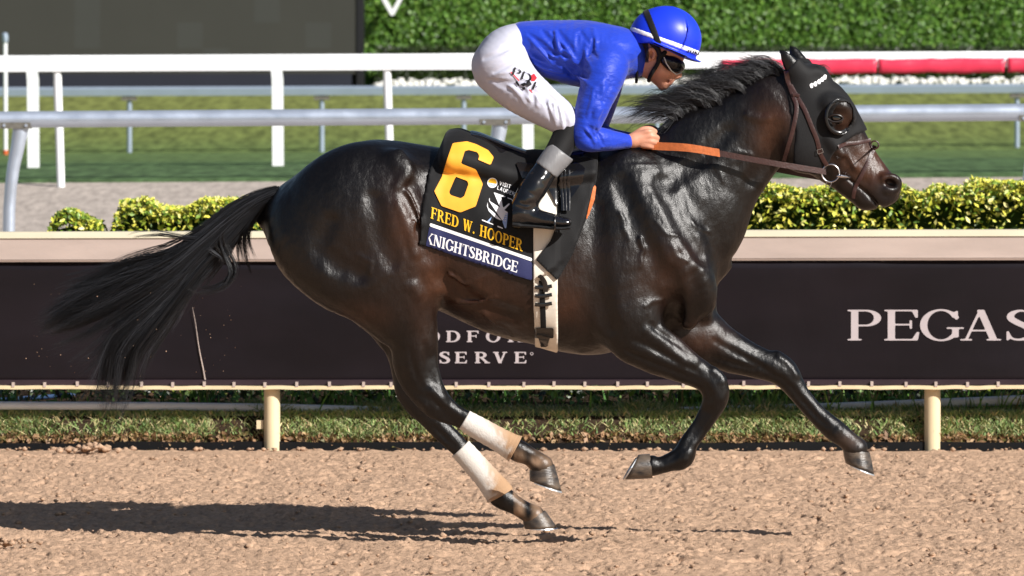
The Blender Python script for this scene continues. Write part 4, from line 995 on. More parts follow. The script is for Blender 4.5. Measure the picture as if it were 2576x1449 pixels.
def hair_part(name, groups, parent, seed, CLN=26):
    r = np.random.default_rng(seed); Vs = []; Fs = []; Cs = []; off = 0
    for g in groups:
        n, guides, spread0, spread1, ysp, rad, curl, short = g
        m = 16; G = [catmull(q, m) for q in guides]; paths = []; nc = max(4, n//CLN); CA = r.random(nc); CO = r.normal(size=(nc, 2)); CY = r.normal(size=nc); CP = r.random((nc, 2))*6.28; CL = r.random(nc); CV = r.random(nc); cid = []
        for i in range(n):
            ci = r.integers(nc); cid.append(ci); a = CA[ci]*(len(G)-1) if len(G) > 1 else 0.0; j = min(int(a), len(G)-2) if len(G) > 1 else 0; f = a-j
            p = (G[j]*(1-f) + G[j+1]*f if len(G) > 1 else G[0]).copy()
            cut = 1 - short*(0.75*CL[ci] + 0.25*r.random())**1.5; s = np.linspace(0, cut, m)
            p = np.stack([np.interp(s, np.linspace(0, 1, m), p[:, k]) for k in range(p.shape[1])], 1); tt = s[:, None]
            o1 = 0.55*r.normal(size=2); p[:, :2] += CO[ci]*(0.4*spread0 + (spread1-0.4*spread0)*tt) + o1*spread0*(0.9 - 0.35*tt)
            ph = CP[ci] + 0.5*r.normal(size=2); p[:, 0] += curl*tt[:, 0]*np.sin(ph[0] + 5*s); p[:, 1] += curl*tt[:, 0]*np.sin(ph[1] + 6*s)
            y = p[:, 2] + ysp*(0.85*CY[ci] + 0.35*r.normal())*(0.35 + 0.65*s)
            paths.append(np.stack([(p[:, 0]-CX)*(D0+y)/F, y, H-(p[:, 1]-HV)*(D0+y)/F], 1))
        sh = (0.45 + 0.5*r.random((n, 1)))*(0.7 + 2.4*CV[np.array(cid)]**3)[:, None]; c = np.array([0.019, 0.020, 0.0235])*sh*(1.0 if n > 100 else 1.6)  # hair sheen painted into the colour: blue-grey, with some clumps lighter
        V, Fq, Cc = strands(paths, rad*(0.7 + 0.6*r.random(n)), c); Vs.append(V); Fs.append(Fq+off); Cs.append(Cc); off += len(V)
    return part(name, new_mesh(name, np.concatenate(Vs), np.concatenate(Fs), 'hair', True, np.concatenate(Cs)), parent)
g = lambda y, *p: [(a, b, y) for a, b in p]
T1 = g(0, (697, 478), (640, 494), (575, 530), (505, 592), (430, 634), (340, 656), (250, 690), (165, 712))
T2 = g(-.02, (697, 482), (640, 502), (575, 545), (500, 612), (420, 672), (320, 715), (210, 785), (98, 830))
T3 = g(-.03, (697, 486), (640, 512), (578, 562), (505, 632), (430, 705), (350, 752), (230, 800), (105, 826))
T4 = g(-.02, (696, 490), (640, 518), (580, 575), (505, 650), (430, 735), (365, 800), (290, 870), (275, 960), (262, 1045))
T5 = g(.0, (695, 494), (640, 522), (585, 585), (510, 660), (445, 745), (395, 815), (340, 890), (325, 950), (290, 1010))
T6 = g(.02, (694, 498), (642, 528), (590, 590), (560, 640), (510, 690), (470, 745), (425, 800))
T7 = g(.01, (695, 492), (640, 520), (582, 580), (505, 655), (435, 742), (350, 790), (270, 880), (250, 950), (240, 985))
T8 = g(-.02, (697, 480), (640, 498), (575, 538), (500, 602), (420, 655), (310, 690), (215, 735), (120, 800), (90, 838))
I1 = g(.0, (692, 500), (648, 525), (618, 570), (616, 620), (640, 680))
I2 = g(-.02, (692, 504), (652, 530), (630, 575), (640, 630), (662, 680))
I3 = g(.02, (692, 500), (645, 525), (598, 580), (584, 640), (592, 700))
L1 = g(-.05, (600, 530), (562, 585), (576, 640), (590, 690), (560, 728), (505, 740), (470, 715))
L2 = g(-.06, (560, 560), (520, 620), (560, 650), (585, 680), (560, 715), (490, 735))
Wh = g(-.04, (540, 580), (500, 605), (450, 590), (390, 585), (340, 590), (304, 618))
Wl = g(-.03, (560, 560), (520, 590), (470, 600), (420, 590), (365, 590), (330, 586))
hair_part('tail', [(1500, [T1, T2, T3], 6, 13, .03, .0012, 14, .16), (1700, [T3, T4, T5], 7, 15, .035, .0012, 14, .3), (1300, [T1, T2, T3, T4, T5, T6], 8, 17, .035, .0013, 13, .7),
                   (700, [T4, T7, T5], 9, 20, .04, .0012, 16, .35), (600, [T1, T8, T2], 8, 16, .035, .0012, 17, .12), (420, [T5, T6], 7, 14, .03, .0012, 12, .6), (420, [I3, I1, I2], 5, 9, .025, .0011, 6, .4), (160, [L1, L2], 4, 9, .015, .0010, 6, .3), (40, [Wh, Wl], 3, 5, .01, .0009, 4, .3),
                   (170, [T1, T2, T3, T4, T5, I2], 10, 36, .05, .0007, 20, .2)], horse, 5)
hair_part('dock_hair', [(700, [g(0, (702, 480), (660, 492), (615, 512), (560, 556), (520, 600)), g(0, (702, 494), (660, 512), (620, 540), (580, 585), (540, 640))], 6, 9, .03, .0014, 3, .3)], horse, 6)
mane_g = []
r6 = np.random.default_rng(66)
crest = catmull([(1690, 292), (1745, 268), (1801, 252), (1850, 232), (1900, 209), (1940, 192), (1972, 180)], 60)
locks = []
for i in range(60):
    t = i/59; cu, cv = crest[i]
    L = 120 + 45*r6.random() - 45*t**2; lift = -6 - 18*math.sin(math.pi*min(1, t*1.1)) - 30*r6.random()**2; y = -.01 + .02*r6.normal(); dr = 8 + 26*r6.random()*(1-t)
    locks.append((80, [g(y, (cu+4, cv+10), (cu-14, cv-6+0.3*lift), (cu-0.4*L, cv+lift), (cu-0.72*L, cv+0.9*lift+dr*0.6), (cu-L, cv+0.6*lift+dr*1.6)),
                       g(y, (cu+8, cv+12), (cu-8, cv-2+0.2*lift), (cu-0.36*L, cv+0.6*lift+4), (cu-0.66*L, cv+0.8*lift+dr*0.8), (cu-0.9*L, cv+0.8*lift+dr*1.4))], 3.5, 15, .026, .00085, 12, .55))
# the tuft blown up in front of the face and thin fly-aways
locks.append((150, [g(-.01, (1800, 250), (1785, 225), (1770, 195), (1768, 160)), g(0, (1822, 245), (1800, 215), (1785, 185), (1790, 168))], 4, 7, .02, .0011, 4, .5))
locks.append((70, [g(-.01, (1930, 196), (1915, 165), (1890, 155), (1850, 140)), g(0, (1955, 190), (1945, 165), (1910, 150), (1880, 150))], 4, 9, .02, .0008, 6, .5))
locks.append((90, [g(-.03, (1700, 292), (1680, 300), (1662, 306), (1645, 298)), g(-.03, (1692, 300), (1676, 318), (1664, 330), (1655, 340))], 4, 6, .02, .001, 4, .5))
locks.append((90, [g(0, (2045, 190), (2060, 172), (2078, 172), (2092, 190)), g(0, (2035, 185), (2050, 170), (2068, 168), (2085, 180))], 4, 5, .03, .0011, 3, .5))
hair_part('mane', locks, horse, 7, 4)
# ---------------------------------------------------------------- tack
def prism(poly, vol, q, y=-0.22):
    X, Y, Z = vol.grid(q); pts = [(lambda p: (p[0], p[2]))(P(u, v, y)) for u, v in poly]
    return poly_sd(X[:, 0, :], Z[0:1, 0, :], pts).astype(np.float32)[:, None, :]
def wrap(poly, off, y=-0.22, holes=(), base=None, wr=None):
    us = [p[0] for p in poly]; vs = [p[1] for p in poly]
    lo = P(min(us)-12, max(vs)+12, y); hi = P(max(us)+12, min(vs)-12, y)
    q = hv.sl((lo[0], -0.42, lo[2]), (hi[0], 0.42, hi[2])); B = (hv.D if base is None else base)[q]
    X, Y, Z = hv.grid(q); o = off if wr is None else off + wr(X, Y, Z)
    d = np.maximum(B - o, prism(poly, hv, q, y))
    for hx, hy, rx, ry, rot in holes:
        c = P(hx, hy, y); a = (X-c[0]); b = (Z-c[2]); ca, sa = math.cos(rot), math.sin(rot)
        d = np.maximum(d, -ell_sd(a*ca - b*sa, a*sa + b*ca, 0, 0, rx/600, ry/600))
    lo_ = np.array([hv.ax[i][q[i].start] for i in range(3)])
    return d.astype(np.float32), lo_, q
mat('black_cloth', srgb(11, 11, 13), 0.7, 0.3, var=0.15, vscale=25, bump=0.12, bscale=250, sheen=0.05)
mat('leather_black', (0.006, 0.006, 0.007), 0.16, 0.5, coat=0.5, coatr=0.1, bump=0.04, bscale=60)
mat('leather_brown', srgb(56, 32, 29), 0.42, 0.5, var=0.2, vscale=60, bump=0.15, bscale=150)
mat('leather_tan', srgb(196, 108, 58), 0.55, 0.4, var=0.15, vscale=60, bump=0.4, bscale=300)
mat('metal', srgb(200, 200, 205), 0.22, 0.5, metal=1.0)
mat('girth_white', srgb(228, 220, 206), 0.6, 0.3, var=0.10, vscale=12, stretch=(1, 1, 0.4))
mat('navy', srgb(40, 44, 84), 0.7, 0.3, var=0.08, vscale=20, bump=0.1, bscale=200)
mat('gold', srgb(240, 186, 40), 0.6, 0.3, var=0.06, vscale=40)
mat('orange_satin', srgb(250, 172, 56), 0.5, 0.35, var=0.07, vscale=9, stretch=(0.6, 1, 2.4))
mat('white_print', srgb(238, 238, 240), 0.6, 0.3)
mat('print_blue', srgb(150, 176, 224), 0.6, 0.3)
mat('bandage', srgb(232, 226, 216), 0.85, 0.2, attr='Col', bump=0.25, bscale=160)

# saddle cloth: follows the back and both sides
pad = Vol((-1.08, -0.42, 0.02), (1.70, 0.42, 2.12), 0.0075) if False else None
Dp = hv.D.copy(); keep = hv.D; hv.D = Dp
drop = lambda y, w=.285, up=190: up*(1 - (1 - min(0.999, abs(y)/w)**2.2)**0.4545)
def padding(pts, ys_, k, vol):
    for y in ys_: vol.chain([(u, v + drop(y), r, y) for u, v, r in pts], k=k)
padding([(1136, 358, 24), (1160, 358, 24), (1200, 371, 22), (1260, 390, 20), (1330, 405, 15), (1440, 396, 12), (1488, 390, 10)], np.arange(-.20, .21, .033), 0.02, hv)
Dp = hv.D; hv.D = keep
cl_poly = [(1107, 366), (1120, 334), (1140, 318), (1165, 315), (1250, 330), (1380, 350), (1470, 355), (1506, 372), (1502, 440), (1484, 520), (1450, 610), (1420, 655), (1339, 700), (1338, 707), (1200, 662), (1055, 614), (1062, 520), (1080, 428)]
wrn = lambda X, Y, Z: 0.0075*noise(X*9+Z*5, Y*3, Z*7-X*6) + 0.003*noise(X*22, Y*9, Z*14)
d, lo_, q = wrap(cl_poly, 0.013, base=Dp, wr=wrn); cv, cf = nets(d, lo_, hv.h)
cloth = thing('saddle_cloth', 'black racing saddle cloth with a large orange 6 on the horse', 'saddle cloth', P(1200, 400, 0))
part('fabric', new_mesh('fabric', cv, cf, 'black_cloth', True), cloth)
Dc = hv.D.copy(); Dc[q] = np.minimum(Dc[q], d); _cm = near_map(Dc, hv.ax, hv.lo, hv.h)
def patch(name, poly, off, m, parent, cell=5.0, holes=(), mp=None, fn=None, bbox=None, label=None):
    f0 = fn or (lambda a, b: poly_sd(a, b, poly))
    def ff(a, b):
        e = f0(a, b)
        for h in holes: e = np.maximum(e, -poly_sd(a, b, h))
        return e
    if bbox is None: us = [p[0] for p in poly]; vs = [p[1] for p in poly]; bbox = (min(us)-1, max(us)+1, min(vs)-1, max(vs)+1)
    v, f = flat_mesh(ff, bbox[0], bbox[1], bbox[2], bbox[3], cell)
    return part(name, new_mesh(name, on_map(_cm if mp is None else mp, hv, v[:, 0], v[:, 1], off=off), [t[::-1] for t in f], m, True), parent, label=label)
def ZS(x, y): return (1072.9 + x*.1777, 326.2 + y*.1777)
six = [ZS(*p) for p in [(370,190),(570,165),(700,205),(870,290),(950,390),(905,500),(730,425),(745,370),(720,320),(600,288),(540,300),(485,480),(700,565),(795,770),(695,1085),(475,1172),(210,1080),(108,870),(215,670),(290,420)]]
hole = [ZS(*p) for p in [(410,665),(575,725),(592,770),(530,945),(480,972),(335,925),(318,880)]]
patch('number', six, -0.0050, 'orange_satin', cloth, 4, [hole])
patch('navy_panel', [Z3(*p) for p in [(168, 880), (1040, 1182), (1041, 1340), (600, 1208), (138, 1044)]], -0.0020, 'navy', cloth, 5)
patch('white_stripe', [Z3(*p) for p in [(172, 850), (1040, 1150), (1040, 1178), (170, 878)]], -0.0024, 'white_print', cloth, 4)
def cloth_text(text, o, e, capv, m, name, gap=0.08, S=0.2, T=0.075, serif=0.08, off=-0.003, xclip=None, cell=1/22, split=True, mp=None, parent=None):
    v, f, w = lettering(text, cell, gap, S, T, serif, xclip=xclip)
    ax = ((e[0]-o[0])/w, (e[1]-o[1])/w)
    uv = np.stack([o[0] + v[:, 0]*ax[0] + v[:, 1]*capv[0], o[1] + v[:, 0]*ax[1] + v[:, 1]*capv[1]], 1)
    xyz = on_map(_cm if mp is None else mp, hv, uv[:, 0], uv[:, 1], off=off)
    # one part for each letter
    x = 0.0; k = 0
    for ch in text:
        W = glyph(ch, S, T, serif)[1]
        if ch != ' ':
            sel = [t for t in f if x - 0.13 <= min(v[i, 0] for i in t) and max(v[i, 0] for i in t) <= x + W + 0.13 and k <= 1e9]
            sel = [t for t in sel if abs(sum(v[i, 0] for i in t)/len(t) - (x + W/2)) <= W/2 + gap/2 + 0.02]
            if sel:
                ids = sorted({i for t in sel for i in t}); mpid = {i: j for j, i in enumerate(ids)}
                part(name, new_mesh(name, xyz[ids], [tuple(mpid[i] for i in t)[::1] for t in sel], m), cloth if parent is None else parent)
        x += W + gap
cloth_text('FRED W. HOOPER', Z3(178, 810), Z3(956, 1092), (2.4, -28.5), 'gold', 'letter')
cloth_text('KNIGHTSBRIDGE', Z3(128, 1018), Z3(912, 1274), (3.5, -27.5), 'white_print', 'letter', xclip=0.36, gap=0.06)
cloth_text('VISIT', ZS(1020, 782), ZS(1185, 836), (2.2, -9.6), 'white_print', 'letter', gap=0.16, S=0.15, T=0.15, serif=0, cell=1/12)
cloth_text('LAUDER', ZS(995, 846), ZS(1240, 942), (2.2, -9.6), 'white_print', 'letter', gap=0.14, S=0.15, T=0.15, serif=0, cell=1/12)
c0 = ZS(930, 753)
patch('logo_disc', None, -0.0022, 'white_print', cloth, 2, fn=lambda a, b: np.hypot(a-c0[0], b-c0[1]) - 12.6, bbox=(c0[0]-14, c0[0]+14, c0[1]-14, c0[1]+14))
patch('logo_sun', None, -0.0030, 'gold', cloth, 1.5, fn=lambda a, b: np.maximum(np.hypot(a-c0[0], b-c0[1]) - 10.8, (b-c0[1]) - 0.15*(a-c0[0]) - 0.8), bbox=(c0[0]-14, c0[0]+14, c0[1]-14, c0[1]+14))
patch('logo_water', None, -0.0030, 'print_blue', cloth, 1.2, fn=lambda a, b: np.maximum(np.hypot(a-c0[0], b-c0[1]) - 10.8, np.maximum(-((b-c0[1]) - 0.15*(a-c0[0]) - 2.2), np.abs(((b-c0[1]) - 0.15*(a-c0[0]) - 5.2) - 0.9*np.sin((a-c0[0])*0.9)) % 3.6 - 1.7)), bbox=(c0[0]-14, c0[0]+14, c0[1]-14, c0[1]+14))
for sh, mm in (([(900,868),(1118,945),(1112,960),(1052,942),(1080,1110),(1165,1040),(1182,1050),(1085,1152),(1060,1150),(950,890)], 'white_print'), ([(893,938),(893,1010),(1010,1085),(1148,1168),(1122,1300),(1068,1285),(965,1135),(880,1005)], 'white_print'),
               ([(862,1022),(872,1105),(960,1180),(1072,1297),(975,1252),(880,1155),(853,1085)], 'white_print'), ([(783,1268),(952,1340),(947,1352),(778,1286)], 'white_print'), ([(928,1228),(884,1312),(850,1302)], 'print_blue'),
               ([(1122,1172),(1150,1175),(1127,1400),(1105,1392),(1072,1302)], 'print_blue'), ([(1003,1358),(1082,1392),(1076,1404),(998,1376)], 'white_print'), ([(1145, 958), (1215, 985), (1210, 998), (1140, 970)], 'white_print')):
    patch('emblem_stroke', [ZS(*p) for p in sh], -0.0024, mm, cloth, 2.5)

# girth round the belly, with its black elastic strap
girth = thing('girth', 'off white girth strap round the belly with black elastic', 'girth', P(1370, 880, 0))
gp = [(1340, 425), (1404, 425), (1403, 600), (1402, 760), (1405, 930), (1348, 930), (1341, 760), (1341, 600)]
d2, lo2, q2 = wrap(gp, 0.008, base=np.minimum(Dc, Dp)); gv, gf = nets(d2, lo2, hv.h); part('webbing', new_mesh('webbing', gv, gf, 'girth_white', True), girth)
Dg = Dc.copy(); Dg[q2] = np.minimum(Dg[q2], d2); _gm = near_map(Dg, hv.ax, hv.lo, hv.h)
def ribbon(name, pts, w, off, m, parent, th=0.004, n=40, mp=None, lift=None):
    c = catmull(pts, n); t = np.gradient(c[:, :2], axis=0); t /= np.linalg.norm(t, axis=1)[:, None] + 1e-9; nn = np.stack([-t[:, 1], t[:, 0]], 1)
    ww = np.array([w(s) if callable(w) else w for s in np.linspace(0, 1, n)])[:, None]; rows = []
    mid = on_map(_gm if mp is None else mp, hv, c[:, 0], c[:, 1], off=-off)[:, 1]
    mid = np.convolve(np.pad(mid, 3, mode='edge'), np.ones(7)/7, 'valid')
    for s in (-1, -0.4, 0.4, 1):
        e = c[:, :2] + nn*ww*s; y = np.minimum(mid, on_map(_gm if mp is None else mp, hv, e[:, 0], e[:, 1], off=-off)[:, 1] + 0.002) - 0.0012*(abs(s) < 0.5)
        rows.append(np.stack([(e[:, 0]-CX)*(D0+y)/F, y, H-(e[:, 1]-HV)*(D0+y)/F], 1))
    back = [r + np.array([0, th, 0]) for r in rows[::-1]]; R = np.stack(rows+back, 1); k = 8; vs = R.reshape(-1, 3); fs = []
    for i in range(n-1):
        for j in range(k): fs.append((i*k+j, i*k+(j+1) % k, (i+1)*k+(j+1) % k, (i+1)*k+j))
    fs += [tuple(range(k)), tuple((n-1)*k+j for j in range(k))[::-1]]
    me = new_mesh(name, vs, fs, m, True)
    try: me.set_sharp_from_angle(angle=math.radians(50))
    except Exception: pass
    return part(name, me, parent)
el = ribbon('elastic_strap', [(1362, 706), (1364, 760), (1366, 810), (1367, 873)], 7, 0.006, 'black_cloth', girth)
ribbon('strap_loop', [(1357, 700), (1360, 697), (1370, 712), (1372, 735)], 6, 0.012, 'leather_black', girth, n=16)
for v in (721.5, 743, 765): ribbon('cross_strap', [(1345, v+1), (1358, v+2), (1372, v+1), (1388, v-2)], 4.6, 0.011, 'leather_black', girth, n=12)
patch('strap_plate', None, -0.008, 'leather_black', girth, 3, fn=lambda a, b: np.minimum(np.maximum(np.abs(a-1368)-17, np.abs(b-838)-6) - 7, np.maximum(np.abs(a-1368) - (9 + 0.3*np.abs(b-868)), np.abs(b-860)-12)), bbox=(1338, 1398, 822, 876), mp=_gm)
fl = [(1384, 606), (1348, 654), (1402, 706), (1440, 640), (1475, 550), (1500, 450), (1504, 402), (1470, 392), (1430, 400), (1408, 470), (1402, 560)]
o = patch('front_flap', fl, -0.012, 'black_cloth', cloth, 6, mp=_gm); mdf = o.modifiers.new('thick', 'SOLIDIFY'); mdf.thickness = 0.004
# bring the orange facing of the flap's front edge in
patch('flap_edge', [(1500, 462), (1496, 500), (1480, 545), (1472, 558), (1492, 470)], -0.015, 'leather_tan', cloth, 5, mp=_gm)

# racing saddle
saddle = thing('saddle', 'small shiny black racing saddle with stirrups on the saddle cloth', 'saddle', P(1320, 395, 0))
sv = Vol((-0.22, -0.36, 1.28), (0.42, 0.36, 1.80), 0.007)
padding([(1186, 337, 9), (1205, 343, 11), (1240, 358, 12), (1290, 378, 12), (1340, 392, 12), (1400, 394, 14), (1450, 386, 16), (1478, 378, 14)], np.arange(-.10, .101, .025), 0.012, sv)
padding([(1215, 356, 10), (1260, 373, 12), (1310, 391, 13), (1360, 400, 15), (1420, 402, 18), (1466, 394, 18)], (-.15, -.125, .125, .15), 0.02, sv)
a, b = sv.nets(); part('seat', new_mesh('seat', a, b, 'leather_black', True), saddle)
patch('saddle_flap', [Z3(*p) for p in [(900, 330), (1040, 345), (1250, 400), (1420, 330), (1490, 380), (1470, 500), (1400, 600), (1330, 690), (1250, 700), (1180, 560), (1060, 520), (960, 480)]], -0.014, 'leather_black', saddle, 6, mp=_gm)
for dx in (0, 9, 19): ribbon('stirrup_leather', [Z3(1285+dx*3.4, 400), Z3(1290+dx*3.2, 560), Z3(1300+dx*2.6, 745)], 3.6, 0.034, 'leather_black', saddle, n=20)

# bandages on the hind legs
def bandage(pts, lab):
    A = catmull([(p[0], p[1], p[2]) for p in pts], 34); y = pts[0][3]; t = np.gradient(A[:, :2], axis=0); t /= np.linalg.norm(t, axis=1)[:, None]; n = 28; vs = []; cs = []
    for i in range(len(A)):
        c = np.array(P(A[i, 0], A[i, 1], y)); r = A[i, 2]/600*(1 + 0.018*math.sin(i*2.05)); ax = np.array([-t[i, 1], 0, -t[i, 0]])
        for j in range(n):
            th = 2*math.pi*j/n; rr = r*(1 + 0.012*float(noise(i*0.5, j*0.4, y*50))); vs.append(c + ax*rr*math.cos(th) + np.array([0, 0.82, 0])*rr*math.sin(th))
            s = i/(len(A)-1); front = -math.cos(th)     # which side faces forward
            w = np.clip((s - 0.42 + 0.40*front*0.9 + 0.25*float(noise(i*0.35+7, j*0.55, 1.5)) + 0.10*float(noise(i*1.3, j*1.1, 4)))*3.2, 0, 1)*(0.25 + 0.75*min(1, s*1.6))
            cs.append(np.array(srgb(208, 203, 196)[:3])*(1-w) + np.array(srgb(168, 136, 106)[:3])*w)
    fs = [(i*n+j, i*n+(j+1) % n, (i+1)*n+(j+1) % n, (i+1)*n+j) for i in range(len(A)-1) for j in range(n)]
    fs += [tuple(range(n))[::-1], tuple((len(A)-1)*n+j for j in range(n))]
    t_ = thing('leg_bandage', lab, 'bandage', P(pts[0][0], pts[0][1], y), 'bandages on the hind legs')
    part('wrap', new_mesh('wrap', vs, fs, 'bandage', True, np.array(cs)), t_); return t_
bandage([(1168, 1056, 26, -.13), (1205, 1078, 29, -.13), (1250, 1103, 30, -.13), (1283, 1122, 33, -.13), (1296, 1129, 36, -.13)], 'muddy white bandage on the nearer, higher hind leg')
bandage([(1158, 1128, 29, .11), (1190, 1163, 30, .11), (1225, 1203, 32, .11), (1250, 1234, 36, .11), (1258, 1247, 37, .11)], 'muddy white bandage on the farther hind leg, the lower hoof')

# blinker hood
hood = thing('blinker_hood', 'black blinker hood with a goggle cup and printed teeth', 'hood', P(2060, 300, 0))
hp = [Z1(*p) for p in [(1195, 345), (1212, 285), (1240, 235), (1300, 175), (1450, 170), (1600, 270), (1820, 690), (1785, 688), (1700, 722), (1600, 790), (1545, 850), (1500, 960), (1420, 1000), (1262, 940), (1268, 800), (1282, 690), (1245, 560), (1222, 400)]]
hole_c = Z1(1612, 585)
d3, lo3, q3 = wrap(hp, 0.0065, y=-0.09, holes=[(hole_c[0], hole_c[1], 26, 38, 0.25)]); a, b = nets(d3, lo3, hv.h)
part('fabric', new_mesh('fabric', a, b, 'black_cloth', True), hood)
Dh = hv.D.copy(); Dh[q3] = np.minimum(Dh[q3], d3); _hm = near_map(Dh, hv.ax, hv.lo, hv.h)
mat('cup_black', (0.008, 0.008, 0.009), 0.22, 0.5)
def eye_cup():
    c = Z1(1590, 588); n = 30; vs = []; fs = []
    for i in range(n):
        th = math.radians(62 + 250*i/(n-1)); s = math.sin(math.pi*i/(n-1))**0.5
        for rr, y in ((1.0, -0.002), (1.02, -0.030), (0.97, -0.036*s - 0.004), (0.78, -0.040*s - 0.004), (0.76, -0.036*s - 0.002), (0.86, -0.006)):
            u = c[0] + 37*rr*math.cos(th); v = c[1] - 45*rr*math.sin(th); y0 = -0.102 - 0.0
            p = P(u, v, y0 + y*s); vs.append(p)
    for i in range(n-1):
        for j in range(6): fs.append((i*6+j, i*6+(j+1) % 6, (i+1)*6+(j+1) % 6, (i+1)*6+j))
    fs += [tuple(range(6)), tuple((n-1)*6+j for j in range(6))[::-1]]
    cup = part('eye_cup', new_mesh('eye_cup', vs, fs, 'cup_black', True), hood)
    mb = MB(); mb.tube([P(c[0] + 37*0.9*math.cos(t), c[1] - 45*0.9*math.sin(t), -0.102 - 0.040*math.sin(math.pi*(t-1.08)/4.36)**0.5) for t in np.linspace(1.09, 5.43, 30)], 0.0022, 6)
    part('cup_rim', mb.mesh('cup_rim', 'cup_black', True), cup)
eye_cup()
mat('eye_lid', (0.012, 0.007, 0.006), 0.4, 0.5)
for sg, lab in ((-1, 0), (1, 0)):
    mb = MB(); mb.tube([P(2101 + 19*math.cos(t) + sg*0, 297 - 5 + sg*(-2) - sg*11*math.sin(t)*-1 + 6, float(NY(2101, 297)) - 0.004 - 0.008*math.sin(t)) for t in np.linspace(0.15, 3.0, 12)], 0.004, 8); part('eyelid', mb.mesh('eyelid', 'eye_lid', True), horse)
tw = [(1385, 372, 1408, 356), (1412, 362, 1436, 342), (1440, 348, 1460, 324), (1464, 336, 1480, 304), (1484, 318, 1497, 290)]
for i, (xa, ya, xb, yb) in enumerate(tw):
    cx_, cy_ = (xa+xb)/2, (ya+yb)/2; e = [Z1(cx_-15, cy_-4), Z1(cx_-7, cy_+19), Z1(cx_+8, cy_+17), Z1(cx_+13, cy_-12), Z1(cx_-2, cy_-18)]
    patch('tooth_print', e, -0.004, 'white_print', hood, 1.2, mp=_hm)

# bridle
bridle = thing('bridle', 'dark brown leather bridle with steel ring bit on the horse head', 'bridle', P(2080, 400, -0.1))
Bz = lambda *p: [Z1(*a) for a in p]
ribbon('throatlatch', Bz((1228, 330), (1262, 430), (1290, 520), (1268, 660), (1235, 780), (1200, 900)), 5.2, 0.006, 'leather_brown', bridle, mp=_hm)
ck = ribbon('cheekpiece', Bz((1246, 360), (1290, 440), (1345, 530), (1395, 650), (1435, 750), (1460, 850), (1505, 930)), 5.4, 0.006, 'leather_brown', bridle, mp=_hm)
ribbon('keeper', Bz((1262, 432), (1285, 430), (1310, 440)), 4.5, 0.011, 'leather_brown', bridle, n=10, mp=_hm)
ribbon('headpiece', Bz((1215, 262), (1222, 300), (1232, 345)), 6, 0.006, 'leather_brown', bridle, n=14, mp=_hm)
ribbon('noseband', Bz((1585, 800), (1640, 778), (1720, 770), (1815, 750)), 4.6, 0.006, 'leather_brown', bridle, mp=_hm)
ribbon('cross_noseband', Bz((1845, 790), (1800, 900), (1745, 1010), (1705, 1090), (1690, 1165)), 4.8, 0.007, 'leather_brown', bridle, mp=_hm)
def ring_at(c, r, y, th, m, name, parent, n=30, sx=1.0):
    mb = MB(); n_ = n; pts = []
    path = []
    for i in range(n+1):
        t = 2*math.pi*i/n; p = Vector(P(c[0] + r*sx*math.cos(t), c[1] + r*math.sin(t), y)); rad = Vector((math.cos(t), 0, -math.sin(t))); path.append((p, rad*th, Vector((0, th, 0))))
    mb.sweep(path, [(math.cos(2*math.pi*j/8), math.sin(2*math.pi*j/8)) for j in range(8)], False)
    return part(name, mb.mesh(name, m, True), parent)
yb = NY(*Z1(1530, 980)) - 0.022
ring_at(Z1(1530, 985), 22, yb, 0.0035, 'metal', 'bit_ring', bridle)
mb = MB(); mb.tube([P(*Z1(1575, 1005), yb), P(*Z1(1600, 1005), yb-0.004), P(*Z1(1640, 1010), yb+0.01), P(*Z1(1668, 1018), yb+0.025)], [0.004, 0.0075, 0.006, 0.003], 10); part('mouthpiece', mb.mesh('mouthpiece', 'metal', True), bridle)
x, y, z = on_map(_hm, hv, *Z1(1455, 830), off=-0.012)
def frame(c, w, h, rot, th, name, m, parent, y):
    ca, sa = math.cos(rot), math.sin(rot); pts = [P(c[0] + a*ca - b*sa, c[1] + a*sa + b*ca, y) for a, b in ((-w, -h), (w, -h), (w, h), (-w, h), (-w, -h))]
    mb = MB()
    for a, b in zip(pts[:-1], pts[1:]): mb.tube([a, b], th, 6)
    return part(name, mb.mesh(name, m, True), parent)
frame(Z1(1456, 830), 7, 5, -0.3, 0.0015, 'buckle', 'metal', bridle, y)
frame(Z1(1515, 1065), 6, 6, 0.4, 0.0014, 'rein_buckle', 'metal', bridle, yb-0.008)
ring_at(Z1(1842, 785), 10, NY(*Z1(1825, 800)) - 0.012, 0.0035, 'leather_brown', 'nose_ring', bridle, 18)
# ---------------------------------------------------------------- the jockey
jockey = thing('person', 'jockey in blue silks, white breeches and blue helmet crouched over the horse', 'person', P(1330, 400, 0))
mat('skin', srgb(196, 138, 112), 0.5, 0.4, var=0.06, vscale=30, bump=0.06, bscale=200)
mat('skin_attr', srgb(196, 138, 112), 0.5, 0.4, attr='Col', var=0.05, vscale=40, bump=0.06, bscale=200)
mat('silk_blue', srgb(17, 55, 178), 0.5, 0.3, var=0.06, vscale=8, bump=0.06, bscale=120, bstretch=(1.2, 1.2, 2.6), bump2=0.40, b2scale=7, b2stretch=(1.5, 1.5, 3.4), sheen=0.2)
mat('helmet_blue', srgb(26, 56, 210), 0.38, 0.4, bump=0.02, bscale=300)
mat('breeches', srgb(188, 189, 204), 0.6, 0.3, var=0.03, vscale=14, bump=0.3, bscale=11, bstretch=(1, 1.5, 3))
mat('grey_cuff', srgb(120, 120, 122), 0.4, 0.4, var=0.08, vscale=30, bump=0.2, bscale=60, bstretch=(1, 1, 0.15))
mat('lens', (0.02, 0.02, 0.022), 0.10, 0.6, metal=0.6, var=0.6, vscale=60, bump=0.25, bscale=60)
mat('clear_frame', srgb(190, 190, 180), 0.2, 0.5)
mat('red_print', srgb(214, 40, 52), 0.6, 0.3); mat('black_print', srgb(22, 20, 24), 0.6, 0.3)
